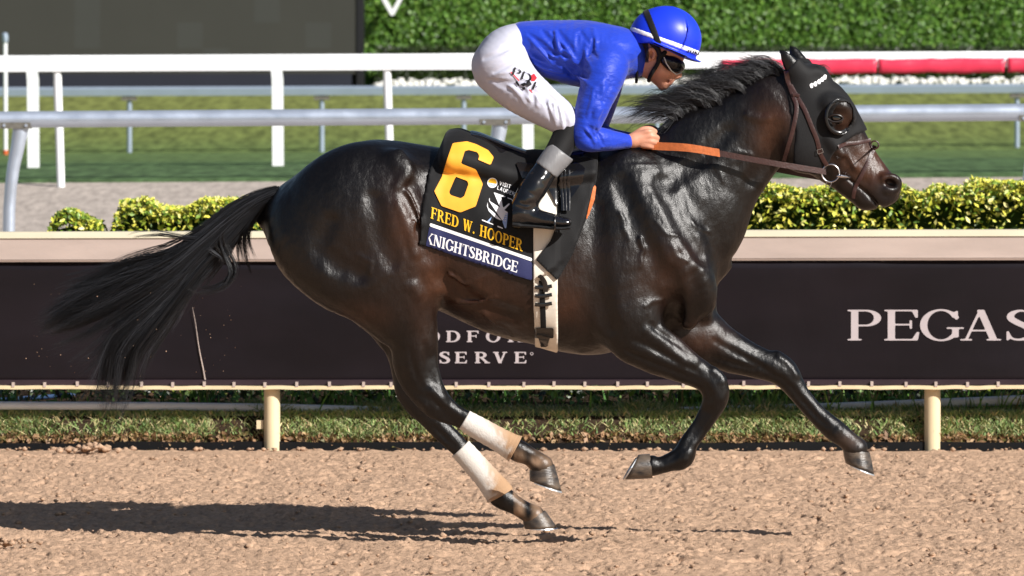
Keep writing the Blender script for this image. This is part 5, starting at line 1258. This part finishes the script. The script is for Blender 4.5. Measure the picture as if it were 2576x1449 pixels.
legN = [(1262, 172, 72, -.095), (1298, 214, 63, -.135), (1350, 255, 53, -.18), (1396, 286, 45, -.21), (1420, 306, 38, -.225)]
mirror = lambda pts: [(p[0], p[1], p[2], -p[3]) + tuple(p[4:]) for p in pts]
torso = [(1318, 108, 54, 0, 1.35), (1350, 112, 60, 0, 1.4), (1400, 126, 75, 0, 1.3), (1470, 136, 84, 0, 1.3), (1525, 138, 76, 0, 1.45), (1556, 132, 60, 0, 1.6)]
armN = [(1525, 168, 56, -.15), (1515, 195, 54, -.185), (1497, 250, 45, -.22), (1480, 298, 39, -.235), (1468, 336, 35, -.235), (1480, 349, 33, -.225), (1512, 351, 30, -.20), (1545, 354, 24, -.165), (1578, 356, 17.5, -.125)]
armF = [(1525, 168, 54, .15), (1520, 200, 50, .185), (1512, 255, 40, .215), (1500, 305, 34, .225), (1500, 330, 30, .215), (1530, 345, 25, .17), (1580, 350, 18, .11)]
# jacket
def fold(ax, fr, amp, seed):
    ax = np.array(ax, float); ax /= np.linalg.norm(ax)
    def f(X, Y, Z):
        s = X*ax[0] + Y*ax[1] + Z*ax[2]
        w = noise(X*5+seed, Y*5, Z*5)*0.35
        return amp*(np.abs(noise(s*fr + w*3, (X-Z)*2.2, Y*3+seed)) - 0.3) + amp*0.4*noise(X*16, Y*14, Z*16+seed)
    return f
jv = Vol((-0.02, -0.36, 1.60), (0.56, 0.36, 2.24), 0.005)
jv.chain(torso, k=0.03, noise_fn=fold((1, 0, 1.3), 9, 0.004, 3))
jv.chain([(1560, 118, 44, 0, 1.2), (1590, 128, 44, 0, 1.1), (1596, 150, 46, 0, .95)], k=0.03)     # collar
jv.chain(armF, k=0.03, noise_fn=fold((0.3, 0, 1), 14, 0.003, 5))
jv.chain(armN, k=0.018, noise_fn=fold((0.5, 0, 1), 9, 0.003, 9))
def relief(vol, strokes, k=0.009):
    mp = near_map(vol.D, vol.ax, vol.lo, vol.h)
    for pts, r, dep, sub in strokes:
        o = []; bad = False
        for u, v in pts:
            yy = [float(on_vol(mp, vol, u+a, v+b, 0.0)[1]) for a, b in ((0, 0), (9, 0), (-9, 0), (0, 9), (0, -9))]
            if max(yy) - min(yy) > 0.05: bad = True
        if bad: continue
        for i, (u, v) in enumerate(pts):
            y = float(on_vol(mp, vol, u, v, 0.0)[1]); t = i/(len(pts)-1); rr = r*(0.55 + 0.45*math.sin(math.pi*t)); o.append((u, v, rr, y + (-1 if sub else 1)*(rr/600 - dep*math.sin(math.pi*min(1, 0.12 + t*0.9)))))
        vol.chain(o, k=k, sub=sub, ref=3)
def on_vol(mp, vol, u, v, off):
    u = np.asarray(u, float); v = np.asarray(v, float); y = np.full(u.shape, -0.1)
    for _ in range(4):
        X = (u-CX)*(D0+y)/F; Z = H-(v-HV)*(D0+y)/F; yn = surf(mp, X, Z, vol.lo, vol.h); y = np.where(np.isnan(yn), y, yn)
    y = y+off; return np.stack([(u-CX)*(D0+y)/F, y, H-(v-HV)*(D0+y)/F], -1)
r7 = np.random.default_rng(70)
def stroke(u, v, ang, L, bend=0.0, n=5):
    o = []; a = ang
    for i in range(n): o.append((u, v)); u += L/(n-1)*math.cos(a); v += L/(n-1)*math.sin(a); a += bend
    return o
ST = []
for i in range(34):                                # folds drawn from the waist towards the armpit
    u, v = 1325 + 95*r7.random(), 75 + 95*r7.random(); ang = math.atan2(212 - v, 1490 - u) + 0.22*r7.normal(); ST.append((stroke(u, v, ang, 60 + 80*r7.random(), 0.07*r7.normal()), 4 + 5*r7.random(), 0.0035 + 0.005*r7.random(), r7.random() < 0.6))
for i in range(12):
    u, v = 1440 + 60*r7.random(), 70 + 60*r7.random(); ST.append((stroke(u, v, 1.5 + 0.35*r7.normal(), 40 + 40*r7.random(), 0.1*r7.normal()), 4 + 5*r7.random(), 0.0045, r7.random() < 0.6))
for i in range(14):                                # down the sleeve
    u, v = 1490 + 50*r7.random(), 195 + 70*r7.random(); ST.append((stroke(u, v, 1.95 + 0.3*r7.normal(), 35 + 40*r7.random(), 0.12*r7.normal()), 3.5 + 4*r7.random(), 0.0035 + 0.003*r7.random(), r7.random() < 0.6))
for i in range(12):                               # bunched at the elbow and along the forearm
    t = i/11; u, v = 1466 + 90*t, 320 + 14*t; ST.append((stroke(u + 4*r7.normal(), v + 4*r7.normal(), 0.75 + 0.5*t + 0.18*r7.normal(), 34 + 14*r7.random(), 0.1), 3.5 + 3*r7.random(), 0.005, i % 3 != 0))
ST.append(([(1462, 205), (1480, 182), (1510, 168), (1545, 162), (1566, 176)], 3.2, 0.003, True))
ST.append(([(1545, 60), (1556, 90), (1560, 125), (1572, 165)], 3, 0.0025, True))
ST.append(([(1530, 210), (1522, 235), (1530, 262), (1538, 250)], 5, 0.005, True))
relief(jv, ST)
q = jv.sl((-1, -1, 0), (2, 1, 3)); X, Y, Z = jv.grid(q)
c1 = P(1303, 60, -.1); c2 = P(1326, 165, -.1); nx, nz = (c2[2]-c1[2]), -(c2[0]-c1[0]); L_ = math.hypot(nx, nz)
jv.D = np.maximum(jv.D, (((X-c1[0])*nx + (Z-c1[2])*nz)/L_*(1 if nx < 0 else -1)*-1).astype(np.float32)) if False else jv.D
a, b = jv.nets(); part('jacket', new_mesh('jacket', a, b, 'silk_blue', True), jockey)
# breeches
bv = Vol((-0.22, -0.36, 1.66), (0.32, 0.36, 2.22), 0.005)
bf = fold((0.25, 0, 1), 10, 0.004, 14)
bv.chain([(1250, 160, 64, 0, 1.7), (1272, 132, 62, 0, 1.6), (1300, 110, 50, 0, 1.55), (1316, 106, 47, 0, 1.5)], k=0.04, noise_fn=bf)
bv.chain(legN, k=0.03, noise_fn=bf); bv.chain(mirror(legN), k=0.03, noise_fn=bf)
ST = []
for i in range(15):
    u, v = 1202 + 70*r7.random(), 110 + 130*r7.random(); ST.append((stroke(u, v, -0.05 + 0.25*r7.normal() + 0.3*(v > 190), 45 + 70*r7.random(), 0.06*r7.normal()), 4 + 6*r7.random(), 0.004 + 0.004*r7.random(), r7.random() < 0.6))
for i in range(9):
    u, v = 1300 + 70*r7.random(), 215 + 40*r7.random(); ST.append((stroke(u, v, 0.75 + 0.35*r7.normal(), 35 + 40*r7.random(), 0.1*r7.normal()), 4 + 5*r7.random(), 0.005, r7.random() < 0.6))
for i in range(7): ST.append((stroke(1372 + 7*i, 255 + 3*i, 1.25 + 0.15*r7.normal(), 45 + 15*r7.random(), 0.05*r7.normal()), 4 + 2*r7.random(), 0.004, i % 2 == 0))
ST.append(([(1209, 130), (1205, 155), (1204, 185), (1212, 215)], 3, 0.0025, True)); ST.append(([(1356, 312), (1380, 275), (1404, 240)], 2.6, 0.003, True))
relief(bv, ST)
a, b = bv.nets(); part('breeches', new_mesh('breeches', a, b, 'breeches', True), jockey)
_bm = near_map(bv.D, bv.ax, bv.lo, bv.h)
# legs below the breeches: black leggings, grey cuff, polished boots
shin = [(1428, 322, 34, -.225), (1418, 352, 33, -.235), (1394, 396, 31, -.26), (1368, 434, 29, -.29), (1345, 468, 32, -.315), (1326, 500, 32, -.33), (1312, 530, 30, -.335)]
for s in (1, -1):
    mk = (lambda p: p) if s == 1 else mirror; y0, y1 = (-0.42, -0.14) if s == 1 else (0.14, 0.42)
    lv = Vol((0.05, y0, 1.5), (0.36, y1, 1.84), 0.006); lv.chain(mk(shin[:4]), k=0.01); a, b = lv.nets(); part('legging', new_mesh('legging', a, b, 'black_cloth', True), jockey)
    lv = Vol((0.0, y0, 1.3), (0.36, y1, 1.72), 0.005)
    lv.chain(mk([(1386, 408, 30, -.27), (1368, 434, 30, -.29), (1345, 468, 34, -.315), (1325, 500, 33, -.33), (1310, 530, 31, -.335), (1302, 548, 25, -.335)]), k=0.01)
    lv.chain(mk([(1298, 545, 22, -.335, .95), (1330, 546, 25, -.338, .95), (1365, 552, 22, -.345, 1.1), (1400, 558, 17, -.35, 1.5), (1426, 560, 12, -.352, 1.9)]), k=0.025)
    q = lv.sl((-1, -1, 0), (2, 1, 3)); X, Y, Z = lv.grid(q)
    for pts in ([(1296, 505), (1320, 515), (1345, 510)], [(1298, 520), (1325, 528), (1350, 522)], [(1312, 470), (1330, 485), (1352, 492)]):
        lv.chain(mk([(p[0], p[1], 3, -.385) for p in pts]), k=0.012, sub=True)
    lv.D = lv.D + (0.0018*noise(X*30, Y*30, Z*40)).astype(np.float32)
    a, b = lv.nets(); boot = part('boot', new_mesh('boot', a, b, 'leather_black', True), jockey)
    lv = Vol((0.0, y0, 1.3), (0.36, y1, 1.45), 0.005); lv.chain(mk([(1290, 566, 5, -.335, 6), (1340, 569, 4.5, -.34, 7), (1400, 574, 4.5, -.35, 7.5), (1434, 573, 4, -.352, 6)]), k=0.005)
    lv.chain(mk([(1284, 562, 6, -.335, 4.5), (1305, 565, 7, -.335, 5)]), k=0.005); a, b = lv.nets(); part('sole', new_mesh('sole', a, b, 'black_cloth', True), boot)
    lv = Vol((0.05, y0, 1.5), (0.36, y1, 1.75), 0.005); lv.chain(mk([(1412, 382, 36, -.25), (1394, 402, 35.5, -.268), (1374, 427, 33, -.285)]), k=0.01)
    X, Y, Z = lv.grid(lv.sl((-1, -1, 0), (2, 1, 3)))
    for (pu, pv), sg in (((1409, 377), 1), ((1374, 428), -1)):
        c = P(pu, pv, -.27*s); n_ = np.array([0.6, 0.78])*sg; lv.D = np.maximum(lv.D, ((X-c[0])*n_[0] + (Z-c[2])*n_[1]).astype(np.float32) + 0*Y)
    a, b = lv.nets(); part('boot_cuff', new_mesh('boot_cuff', a, b, 'grey_cuff', True), boot)
    # stirrup iron under the ball of the foot
    st = []
    for u, v, y in ((1408, 538, -.352), (1396, 548, -.392), (1396, 574, -.40), (1400, 583, -.352), (1396, 574, -.302), (1396, 548, -.312), (1408, 538, -.352)): st.append(P(u, v, y*s))
    mb = MB(); mb.tube([tuple(p) for p in catmull(st, 36)], 0.0045, 8); part('stirrup', mb.mesh('stirrup', 'leather_black', True), saddle)

# body: head, neck, hands and the limbs inside the clothes, one surface
kv = Vol((-0.20, -0.36, 1.30), (0.86, 0.36, 2.27), 0.0055)
thin = lambda pts, f=0.78: [(p[0], p[1], p[2]*f) + tuple(p[3:]) for p in pts]
kv.chain(thin(torso, .85), k=0.02); kv.chain(thin(legN), k=0.02); kv.chain(thin(mirror(legN)), k=0.02)
kv.chain(thin(shin), k=0.02); kv.chain(thin(mirror(shin)), k=0.02)
kv.chain(thin(armF[:-2], .8) + [(1545, 346, 18, .155), (1580, 350, 14.5, .11), (1600, 348, 14, .10)], k=0.02)
kv.chain(thin(armN[:-2], .8) + [(1545, 354, 17, -.165), (1578, 356, 15.5, -.125), (1590, 355, 17, -.12)], k=0.02)
kv.chain([(1575, 135, 40, 0, 1.0), (1605, 148, 38, 0, .95), (1635, 160, 38, 0, .95)], k=0.02)           # neck
kv.ell(1662, 118, 0, 66, 60, .088, 0.3, k=0.02)                                                       # skull
kv.chain([(1648, 160, 38, 0, 1.05), (1660, 185, 30, 0, 1.15), (1668, 206, 19, 0, 1.35)], k=0.02)          # jaw
kv.chain([(1682, 150, 32, 0, 1.1), (1688, 172, 24, 0, 1.25), (1682, 196, 16, 0, 1.5)], k=0.015)           # face front
kv.chain([(1664, 217, 9, 0, 1.8), (1671, 219, 7.5, 0, 1.6)], k=0.01)                                  # chin
kv.chain([(1697, 168, 7, 0, 1.1), (1704, 180, 7, 0, 1.2), (1710, 189, 6, 0, 1.5), (1702, 194, 6, 0, 2.2)], k=0.008)   # nose
kv.chain([(1688, 201, 5, 0, 3.4), (1682, 203, 5, 0, 4)], k=0.006); kv.chain([(1684, 210, 4.5, 0, 3.2), (1678, 211, 5, 0, 4)], k=0.006)   # lips
kv.chain([(1677, 206, 1.2, -.036, 1), (1688, 206, 1.4, -.0, 1), (1677, 206, 1.2, .036, 1)], k=0.004, sub=True)
for s in (-1, 1):
    kv.chain([(1690, 196, 3, s*.018), (1682, 200, 3, s*.03), (1676, 206, 2.5, s*.034)], k=0.008, sub=True)
    kv.ell(1690, 158, s*.04, 12, 10, .02, k=0.01, sub=True)                                           # eye socket
    kv.chain([(1662, 178, 12, s*.05), (1676, 184, 9, s*.045)], k=0.02)                              # cheek
    kv.chain([(1633, 150, 5, s*.080), (1628, 138, 6, s*.086), (1632, 126, 6, s*.088), (1641, 124, 5, s*.085), (1646, 134, 4.5, s*.082), (1642, 146, 4.5, s*.080)], k=0.006)   # ear
    kv.ell(1637, 138, s*.092, 5, 8, .012, k=0.006, sub=True)
# near hand: palm, four curled fingers, thumb
def hand(s, du=0, dv=0):
    y = lambda a: s*a
    kv.chain([(1584+du, 355+dv, 15, y(.120), 1.0), (1604+du, 350+dv, 20, y(.118), .8), (1622+du, 348+dv, 22, y(.112), .7)], k=0.012)
    for i, (ku, kvv, L) in enumerate(((1630, 331, 17), (1637, 343, 19), (1636, 356, 18), (1630, 367, 14))):
        ku += du; kvv += dv; r = 7.0 if i < 3 else 6.2
        kv.chain([(1610+du+i*1.5, 338+dv+i*9.5, r, y(.125)), (ku, kvv, r+0.8, y(.128)), (ku+L*0.75, kvv+3, r, y(.112)), (ku+L*0.72, kvv+7, r-.3, y(.088)), (ku+L*0.1, kvv+8, r-.8, y(.075)), (ku-L*0.4, kvv+5, r-1.2, y(.085))], k=0.005)
    kv.chain([(1596+du, 340+dv, 9, y(.105)), (1616+du, 327+dv, 8.5, y(.095)), (1634+du, 325+dv, 7.5, y(.088)), (1648+du, 331+dv, 6, y(.086))], k=0.008)
hand(-1); hand(1, 6, -3)
a, b = kv.nets()
u_ = a[:, 0]*F/(D0+a[:, 1]) + CX; v_ = HV + (H-a[:, 2])*F/(D0+a[:, 1])
cs = np.tile(np.array(srgb(198, 140, 114)[:3]), (len(a), 1))
st_ = np.clip(1 - np.abs(v_ - 205)/22, 0, 1)*((u_ > 1620) & (u_ < 1690) & (v_ < 232)); cs *= (1 - 0.28*np.clip(st_*1.3, 0, 1))[:, None]     # beard shadow
lp_ = np.exp(-(((u_-1685)/6)**2 + ((v_-206)/6)**2))*(v_ < 232); cs = cs*(1-0.5*lp_[:, None]) + np.array(srgb(150, 80, 74)[:3])*0.5*lp_[:, None]
hr = ((v_ < 158) & (u_ < 1632) & (u_ > 1590) & (v_ < 100 + 0.9*(u_-1560))); cs[hr] = srgb(40, 28, 22)[:3]
part('body', new_mesh('body', a, b, 'skin_attr', True, cs), jockey)
# dark hair at the nape and chin strap
mat('hair_dark', (0.006, 0.005, 0.004), 0.5, 0.4, bump=0.4, bscale=200)
nv = Vol((0.42, -0.12, 1.9), (0.64, 0.12, 2.14), 0.005); nv.chain([(1618, 112, 28, 0, 1.45), (1618, 130, 26, 0, 1.45), (1616, 143, 16, 0, 1.8)], k=0.02); a, b = nv.nets(); part('hair', new_mesh('hair', a, b, 'hair_dark', True), jockey)
nv = Vol((0.42, -0.14, 1.84), (0.70, 0.14, 2.14), 0.005)
for s in (-1, 1): nv.chain([(1640, 108, 8, s*.093), (1656, 128, 6.5, s*.090), (1656, 155, 5.5, s*.083), (1640, 182, 5.5, s*.072), (1632, 200, 5, s*.03), (1632, 203, 5, 0)], k=0.004)
for s in (-1, 1): nv.chain([(1655, 148, 5, s*.087), (1664, 140, 6, s*.087), (1672, 132, 6, s*.086)], k=0.004)
a, b = nv.nets(); part('chin_strap', new_mesh('chin_strap', a, b, 'black_cloth', True), jockey)
nv = Vol((0.46, -0.10, 1.86), (0.62, 0.10, 2.12), 0.005); nv.chain([(1596, 112, 40, 0, 1.1), (1601, 150, 42, 0, 1.0), (1600, 172, 38, 0, .95)], k=0.004)
# neck band of the vest: a slim collar
X, Y, Z = nv.grid(nv.sl((-1, -1, 0), (2, 1, 3))); c = P(1603, 150, 0); nv.D = np.maximum(nv.D, (np.abs((X-c[0]) - 0.05*(Z-c[2])) - 0.006).astype(np.float32) + 0*Y)
a, b = nv.nets(); part('collar', new_mesh('collar', a, b, 'black_cloth', True), jockey)
# helmet
ev = Vol((0.46, -0.16, 1.96), (0.84, 0.16, 2.30), 0.005)
ev.ell(1675, 98, 0, 89, 83, .122, 0.12, k=0.001)
ev.ell(1640, 96, 0, 54, 62, .112, 0.0, k=0.03)
X, Y, Z = ev.grid(ev.sl((-1, -1, 0), (2, 1, 3)))
def cut(vol, p, q, side=1):                      # keep what lies above the line p -> q of the picture
    global X, Y, Z
    X, Y, Z = vol.grid(vol.sl((-9, -9, -9), (9, 9, 9))); a, b = P(p[0], p[1], 0), P(q[0], q[1], 0); dx, dz = b[0]-a[0], b[2]-a[2]; L = math.hypot(dx, dz)
    return (side*((X-a[0])*dz - (Z-a[2])*dx)/L + 0*Y).astype(np.float32)
low = np.minimum(cut(ev, (1600, 108), (1640, 108)), cut(ev, (1640, 106), (1760, 158))) if False else np.maximum(cut(ev, (1590, 109), (1660, 109)), cut(ev, (1620, 98), (1760, 158)))
low = np.minimum(np.maximum(cut(ev, (1590, 109), (1660, 109)), 0*low - 9), np.maximum(low, -9)) if False else low
low = np.minimum(cut(ev, (1590, 109), (1660, 109)), cut(ev, (1620, 99), (1760, 157))); ev.D = np.maximum(ev.D, low)
Dhel = ev.D.copy(); _em = near_map(Dhel, ev.ax, ev.lo, ev.h)
ev.chain([(1640, 108, 3, 0, 38), (1690, 129, 4, 0, 27), (1722, 143, 5, 0, 21), (1748, 152, 3.5, 0, 19), (1762, 156, 1.8, 0, 12)], k=0.012)
for s in (-1, 1): ev.chain([(1690, 18, 2, s*.02), (1722, 40, 2.2, s*.06), (1732, 80, 2.2, s*.105), (1716, 124, 2, s*.118)], k=0.008)
a, b = ev.nets(); helmet = part('helmet', new_mesh('helmet', a, b, 'helmet_blue', True), jockey)
def on_vol(mp, vol, u, v, off):
    u = np.asarray(u, float); v = np.asarray(v, float); y = np.full(u.shape, -0.1)
    for _ in range(4):
        X = (u-CX)*(D0+y)/F; Z = H-(v-HV)*(D0+y)/F; yn = surf(mp, X, Z, vol.lo, vol.h); y = np.where(np.isnan(yn), y, yn)
    y = y+off; return np.stack([(u-CX)*(D0+y)/F, y, H-(v-HV)*(D0+y)/F], -1)
def vol_patch(name, poly, mp, vol, off, m, parent, cell=2.5, fn=None, bbox=None):
    us = [p[0] for p in poly] if poly else None
    if bbox is None: vs = [p[1] for p in poly]; bbox = (min(us)-1, max(us)+1, min(vs)-1, max(vs)+1)
    v, f = flat_mesh(fn or (lambda a, b: poly_sd(a, b, poly)), *bbox, cell)
    return part(name, new_mesh(name, on_vol(mp, vol, v[:, 0], v[:, 1], off), [t[::-1] for t in f], m, True), parent)
# white band and black elastic as slim shells round the helmet
band = np.maximum(Dhel - 0.0022, np.maximum(cut(ev, (1592, 76), (1640, 94)) if False else cut(ev, (1590, 80), (1757, 142)), -cut(ev, (1590, 68), (1760, 129))))
a, b = nets(band.astype(np.float32), ev.lo, ev.h); part('band', new_mesh('band', a, b, 'white_print', True), helmet)
st2 = np.maximum(Dhel - 0.0035, np.maximum(cut(ev, (1613, 24), (1648, 118)), -cut(ev, (1629, 20), (1664, 114))))
stp = np.maximum(Dhel - 0.0035, np.maximum(-cut(ev, (1613, 24), (1648, 118)), cut(ev, (1629, 20), (1664, 114)))); st3 = st2 if (st2 < 0).sum() > (stp < 0).sum() and (st2 < 0).sum() < 0.4*(Dhel < 0).sum() else stp
a, b = nets(st3.astype(np.float32), ev.lo, ev.h); part('elastic', new_mesh('elastic', a, b, 'black_cloth', True), helmet)
bdm = near_map(np.minimum(band, Dhel).astype(np.float32), ev.ax, ev.lo, ev.h)
def word_on(text, o, e, capv, mp, vol, off, m, name, parent, S=0.17, T=0.13, serif=0, gap=0.14, cell=1/10):
    x = 0.0; tot = sum(glyph(c, S, T, serif)[1] + gap for c in text) - gap; ax = ((e[0]-o[0])/tot, (e[1]-o[1])/tot)
    for ch in text:
        v, f, w = lettering(ch, cell, gap, S, T, serif); vx = v[:, 0] + x; uu = o[0] + vx*ax[0] + v[:, 1]*capv[0]; vv = o[1] + vx*ax[1] + v[:, 1]*capv[1]
        part(name, new_mesh(name, on_vol(mp, vol, uu, vv, off), f, m), parent); x += glyph(ch, S, T, serif)[1] + gap
word_on('JUN', ZH(1015, 738), ZH(1190, 788), (2.4, -8), bdm, ev, -0.005, 'black_print', 'letter', helmet)
# goggles
gv_ = Vol((0.62, -0.12, 1.95), (0.78, 0.12, 2.10), 0.0045)
gv_.chain([(1672, 150, 14, -.07), (1690, 160, 20, -.055), (1702, 166, 19, -.02), (1704, 166, 18, .02), (1690, 160, 20, .055), (1672, 150, 14, .07)], k=0.004)
a, b = gv_.nets(); gog = part('goggles', new_mesh('goggles', a, b, 'lens', True), jockey)
mb = MB(); mb.tube([P(u, v, y) for u, v, y in [(1670, 144, -.096), (1676, 160, -.096), (1688, 178, -.085), (1700, 187, -.055), (1712, 184, -.02), (1720, 170, -.0)]], 0.0026, 8); part('goggle_rim', mb.mesh('goggle_rim', 'clear_frame', True), gog)
# print on the breeches
word_on('PD', Z2(432, 636), Z2(590, 704), (7, -20), _bm, bv, -0.006, 'black_print', 'letter', jockey, S=0.14, T=0.08, gap=0.1)
word_on('F', Z2(604, 762), Z2(650, 784), (8, -21), _bm, bv, -0.006, 'black_print', 'letter', jockey, S=0.14, T=0.08)
vol_patch('red_mark', [Z2(*p) for p in [(590, 645), (622, 624), (648, 662), (628, 688), (602, 688)]], _bm, bv, -0.0035, 'red_print', jockey, 1.5)
vol_patch('red_mark', [Z2(*p) for p in [(418, 612), (428, 610), (500, 684), (492, 690)]], _bm, bv, -0.005, 'red_print', jockey, 1.2)
vol_patch('red_mark', [Z2(*p) for p in [(580, 760), (588, 757), (612, 786), (606, 790)]], _bm, bv, -0.005, 'red_print', jockey, 1.2)
for q_ in ([(462, 696), (480, 690), (500, 722), (488, 735)], [(505, 715), (545, 700), (560, 720), (530, 735)], [(560, 695), (582, 682), (604, 716), (572, 738), (556, 722)], [(515, 745), (545, 738), (548, 762), (530, 766)]):
    vol_patch('dark_mark', [Z2(*p) for p in q_], _bm, bv, -0.005, 'black_print', jockey, 1.5)
# reins
reins = thing('reins', 'leather reins with tan rubber grips from hand to bit', 'reins', P(1640, 365, -.1))
def strap3(name, pts, w, m, th=0.004):
    c = catmull(pts, 40); vs = []; fs = []
    for u, v, y in c:
        for dv, dy in ((-w, -th/2), (w, -th/2), (w, th/2), (-w, th/2)): vs.append(P(u + 0.1*dv, v+dv, y+dy))
    n = len(c)
    for i in range(n-1):
        for j in range(4): fs.append((i*4+j, i*4+(j+1) % 4, (i+1)*4+(j+1) % 4, (i+1)*4+j))
    fs += [(0, 1, 2, 3), tuple((n-1)*4+j for j in (3, 2, 1, 0))]
    return part(name, new_mesh(name, vs, fs, m), reins)
e_ = Z1(745, 842); br = Z1(1480, 975)
strap3('rubber_grip', [(1612, 364, -.10), (1660, 368, -.125), (1730, 372, -.16), (e_[0], e_[1], -.165)], 10, 'leather_tan', 0.007)
strap3('rein_strap', [(e_[0]-3, e_[1], -.165), (1880, 399, -.155), (1970, 415, -.135), (br[0]+6, br[1], yb)], 7.5, 'leather_brown')
strap3('rein_strap', [(e_[0]-3, e_[1], .12), (1880, 410, .12), (1985, 432, .11), (2062, 446, .09)], 7.5, 'leather_brown')
strap3('rubber_grip', [(1615, 360, .10), (1680, 366, .13), (1740, 374, .13), (e_[0], e_[1], .12)], 10, 'leather_tan', 0.007)
